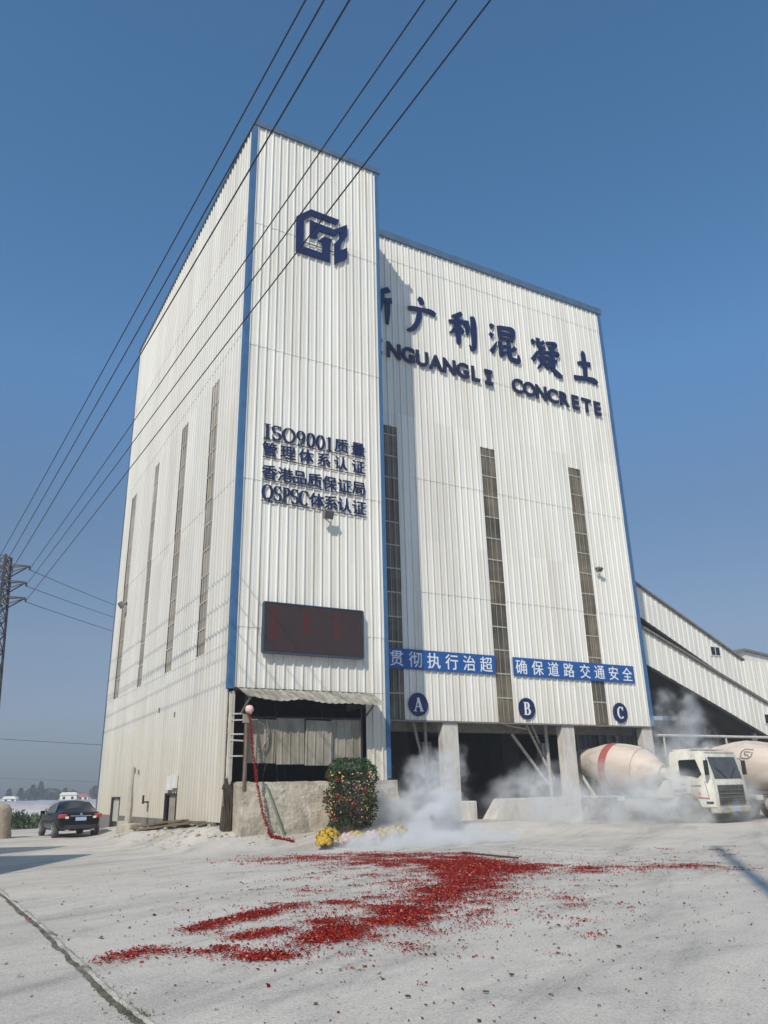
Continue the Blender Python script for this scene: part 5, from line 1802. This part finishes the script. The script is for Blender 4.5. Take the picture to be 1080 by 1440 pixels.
farhouse(-140.3, 290, 3.5, 1.9, 'small far white house at the left edge with a red roof', M['redband'])
farhouse(-134, 292, 4.5, 1.5, 'small far white house under the slim trees', M['white'])
farhouse(-112.6, 290, 5.5, 2.4, 'wider far white house near the plant edge', M['white'])
farhouse(-108.2, 292, 3.5, 1.8, 'far reddish-roofed house beside the plant edge', M['redband'])

# ------------------------------------------------------------------ unseen shapes added outside the frame to throw the yard shadows
shd = thing('shadow_shed', (-13.0, 15.0, 0), 0, 'unseen flat-roofed shed added outside the left edge to throw the shadow on the yard', 'shed')
mb = MB(); mb.b2(-8, 2.05, -2.0, 4.6, 0, 5.0); mb.b2(-9, -1.5, 4.602, 6.0, 0, 8.0)  # guessed blocks, sized to drop the shadow tips on the left yard
mb.build('wall', M['cladl'], shd)
mb = MB(); mb.b2(-8.2, 2.15, -2.2, 4.7, 5.004, 5.12)
mb.build('roof', M['steel'], shd)
up = thing('shadow_pole', (.5, -4.5, 0), 0, 'unseen tall concrete pole added behind the viewer to throw a line of shadow', 'pole')
mb = MB(); mb.tube([(0, 0, 0), (-1.6, 1.25, 24.6)], [.17, .11], 12)  # added shadow caster, leaned so its shadow follows the line on the yard
mb.build('shaft', M['column'], up, smooth=True)

# ------------------------------------------------------------------ smoke
def smoke_mat(name, dens, thr, fall, scale, seed, col=(.95, .965, .985)):
    m = bpy.data.materials.new(name)
    m.use_nodes = True
    n = m.node_tree.nodes; l = m.node_tree.links
    n.remove(n['Principled BSDF'])
    out = n['Material Output']
    pv = n.new('ShaderNodeVolumePrincipled')
    pv.inputs['Color'].default_value = (*col, 1)
    pv.inputs['Anisotropy'].default_value = .1
    tc = n.new('ShaderNodeTexCoord')
    ln = n.new('ShaderNodeVectorMath'); ln.operation = 'LENGTH'
    l.new(tc.outputs['Object'], ln.inputs[0])
    ge0 = n.new('ShaderNodeNewGeometry')
    mp0 = n.new('ShaderNodeMapping'); mp0.inputs['Location'].default_value = (seed*5.3+2, seed*2.9, 4)
    l.new(ge0.outputs['Position'], mp0.inputs[0])
    nr_ = n.new('ShaderNodeTexNoise'); nr_.inputs['Scale'].default_value = scale*.75; nr_.inputs['Detail'].default_value = 3
    l.new(mp0.outputs[0], nr_.inputs['Vector'])
    rr_ = n.new('ShaderNodeMapRange'); rr_.inputs['From Min'].default_value = .3; rr_.inputs['From Max'].default_value = .7
    rr_.inputs['To Min'].default_value = -.32; rr_.inputs['To Max'].default_value = .55
    l.new(nr_.outputs[0], rr_.inputs[0])
    ad = n.new('ShaderNodeMath'); ad.operation = 'ADD'
    l.new(ln.outputs['Value'], ad.inputs[0]); l.new(rr_.outputs[0], ad.inputs[1])
    # the outermost shell always fades out
    fo = n.new('ShaderNodeMapRange'); fo.inputs['From Min'].default_value = .75; fo.inputs['From Max'].default_value = .99
    fo.inputs['To Min'].default_value = 1; fo.inputs['To Max'].default_value = 0
    l.new(ln.outputs['Value'], fo.inputs[0])
    f1 = n.new('ShaderNodeMapRange'); f1.interpolation_type = 'SMOOTHSTEP'; f1.inputs['From Min'].default_value = fall; f1.inputs['From Max'].default_value = .97
    f1.inputs['To Min'].default_value = 1; f1.inputs['To Max'].default_value = 0
    l.new(ad.outputs[0], f1.inputs[0])
    ge = n.new('ShaderNodeNewGeometry')
    mp = n.new('ShaderNodeMapping'); mp.inputs['Location'].default_value = (seed*3.1, seed*1.7, 0); mp.inputs['Scale'].default_value = (1, 1, 1.15)
    l.new(ge.outputs['Position'], mp.inputs[0])
    nz_ = n.new('ShaderNodeTexNoise'); nz_.inputs['Scale'].default_value = scale; nz_.inputs['Detail'].default_value = 5; nz_.inputs['Roughness'].default_value = .6; nz_.inputs['Distortion'].default_value = .9
    l.new(mp.outputs[0], nz_.inputs['Vector'])
    f2 = n.new('ShaderNodeMapRange'); f2.inputs['From Min'].default_value = thr; f2.inputs['From Max'].default_value = thr+.28
    l.new(nz_.outputs[0], f2.inputs[0])
    mu = n.new('ShaderNodeMath'); mu.operation = 'MULTIPLY'
    pw = n.new('ShaderNodeMath'); pw.operation = 'MULTIPLY'
    l.new(f1.outputs[0], pw.inputs[0]); l.new(fo.outputs[0], pw.inputs[1])
    l.new(pw.outputs[0], mu.inputs[0]); l.new(f2.outputs[0], mu.inputs[1])
    mu2 = n.new('ShaderNodeMath'); mu2.operation = 'MULTIPLY'; mu2.inputs[1].default_value = dens
    l.new(mu.outputs[0], mu2.inputs[0])
    l.new(mu2.outputs[0], pv.inputs['Density'])
    l.new(pv.outputs[0], out.inputs['Volume'])
    return m
def smoke(u, v, z, ru, rv, rz_, dens, thr, fall, scale, seed, lab):
    mb = MB(); mb.ico((0, 0, 0), 1, 3)
    o = mb.build('smoke', smoke_mat('smoke_%s' % chr(97+seed), dens, thr, fall, scale, seed), smooth='all')
    o.location = B(u, v, z); o.rotation_euler.z = ANG; o.scale = (ru, rv, rz_)
    return tag(o, lab, 'smoke', None, 'stuff')
smoke(6.5, -1.3, .8, 2.2, 1.2, 2.1, 6.0, .38, .2, 1.25, 0, 'dense white smoke rising right of the decorated tree')
smoke(7.9, -.5, 1.3, 1.8, 1.0, 2.7, 4.0, .42, .2, 1.35, 5, 'loose blue-white plume curling up in front of bay A')
smoke(5.3, -4.0, .12, 4.4, 1.4, .70, 5.0, .36, .2, 1.1, 1, 'low white smoke rolling over the ground in front of the flower pots')
smoke(15.5, -1.6, .9, 12.0, 2.4, 2.1, .16, .15, .1, .35, 6, 'broad thin veil of smoke hanging in front of all three bays and the trucks')
smoke(14.4, .4, .7, 5.0, 1.5, 2.4, 2.8, .40, .2, 1.0, 2, 'bluish smoke drifting across the mouths of bays A and B')
smoke(18.6, -2.4, .7, 5.8, 1.7, 2.3, 2.2, .37, .2, .9, 3, 'hazy smoke veiling the mixer truck wheels and drum')
smoke(23.6, 1.6, 3.4, 3.4, 1.6, 3.2, 2.0, .41, .2, .9, 4, 'wisps of pale smoke beside the right corner of the plant')

# ------------------------------------------------------------------ haze
mb = MB(); mb.b2(-330, 260, -40, 420, -1, 45)
hz = mb.build('haze', None)
hm = bpy.data.materials.new('thin_haze')
hm.use_nodes = True
n = hm.node_tree.nodes; l = hm.node_tree.links
n.remove(n['Principled BSDF'])
pv = n.new('ShaderNodeVolumePrincipled')
pv.inputs['Color'].default_value = (.80, .88, 1, 1)
pv.inputs['Density'].default_value = .0008
l.new(pv.outputs[0], n['Material Output'].inputs['Volume'])
hz.data.materials.clear(); hz.data.materials.append(hm)
tag(hz, 'thin blue haze over the flat land', 'haze', None, 'stuff')
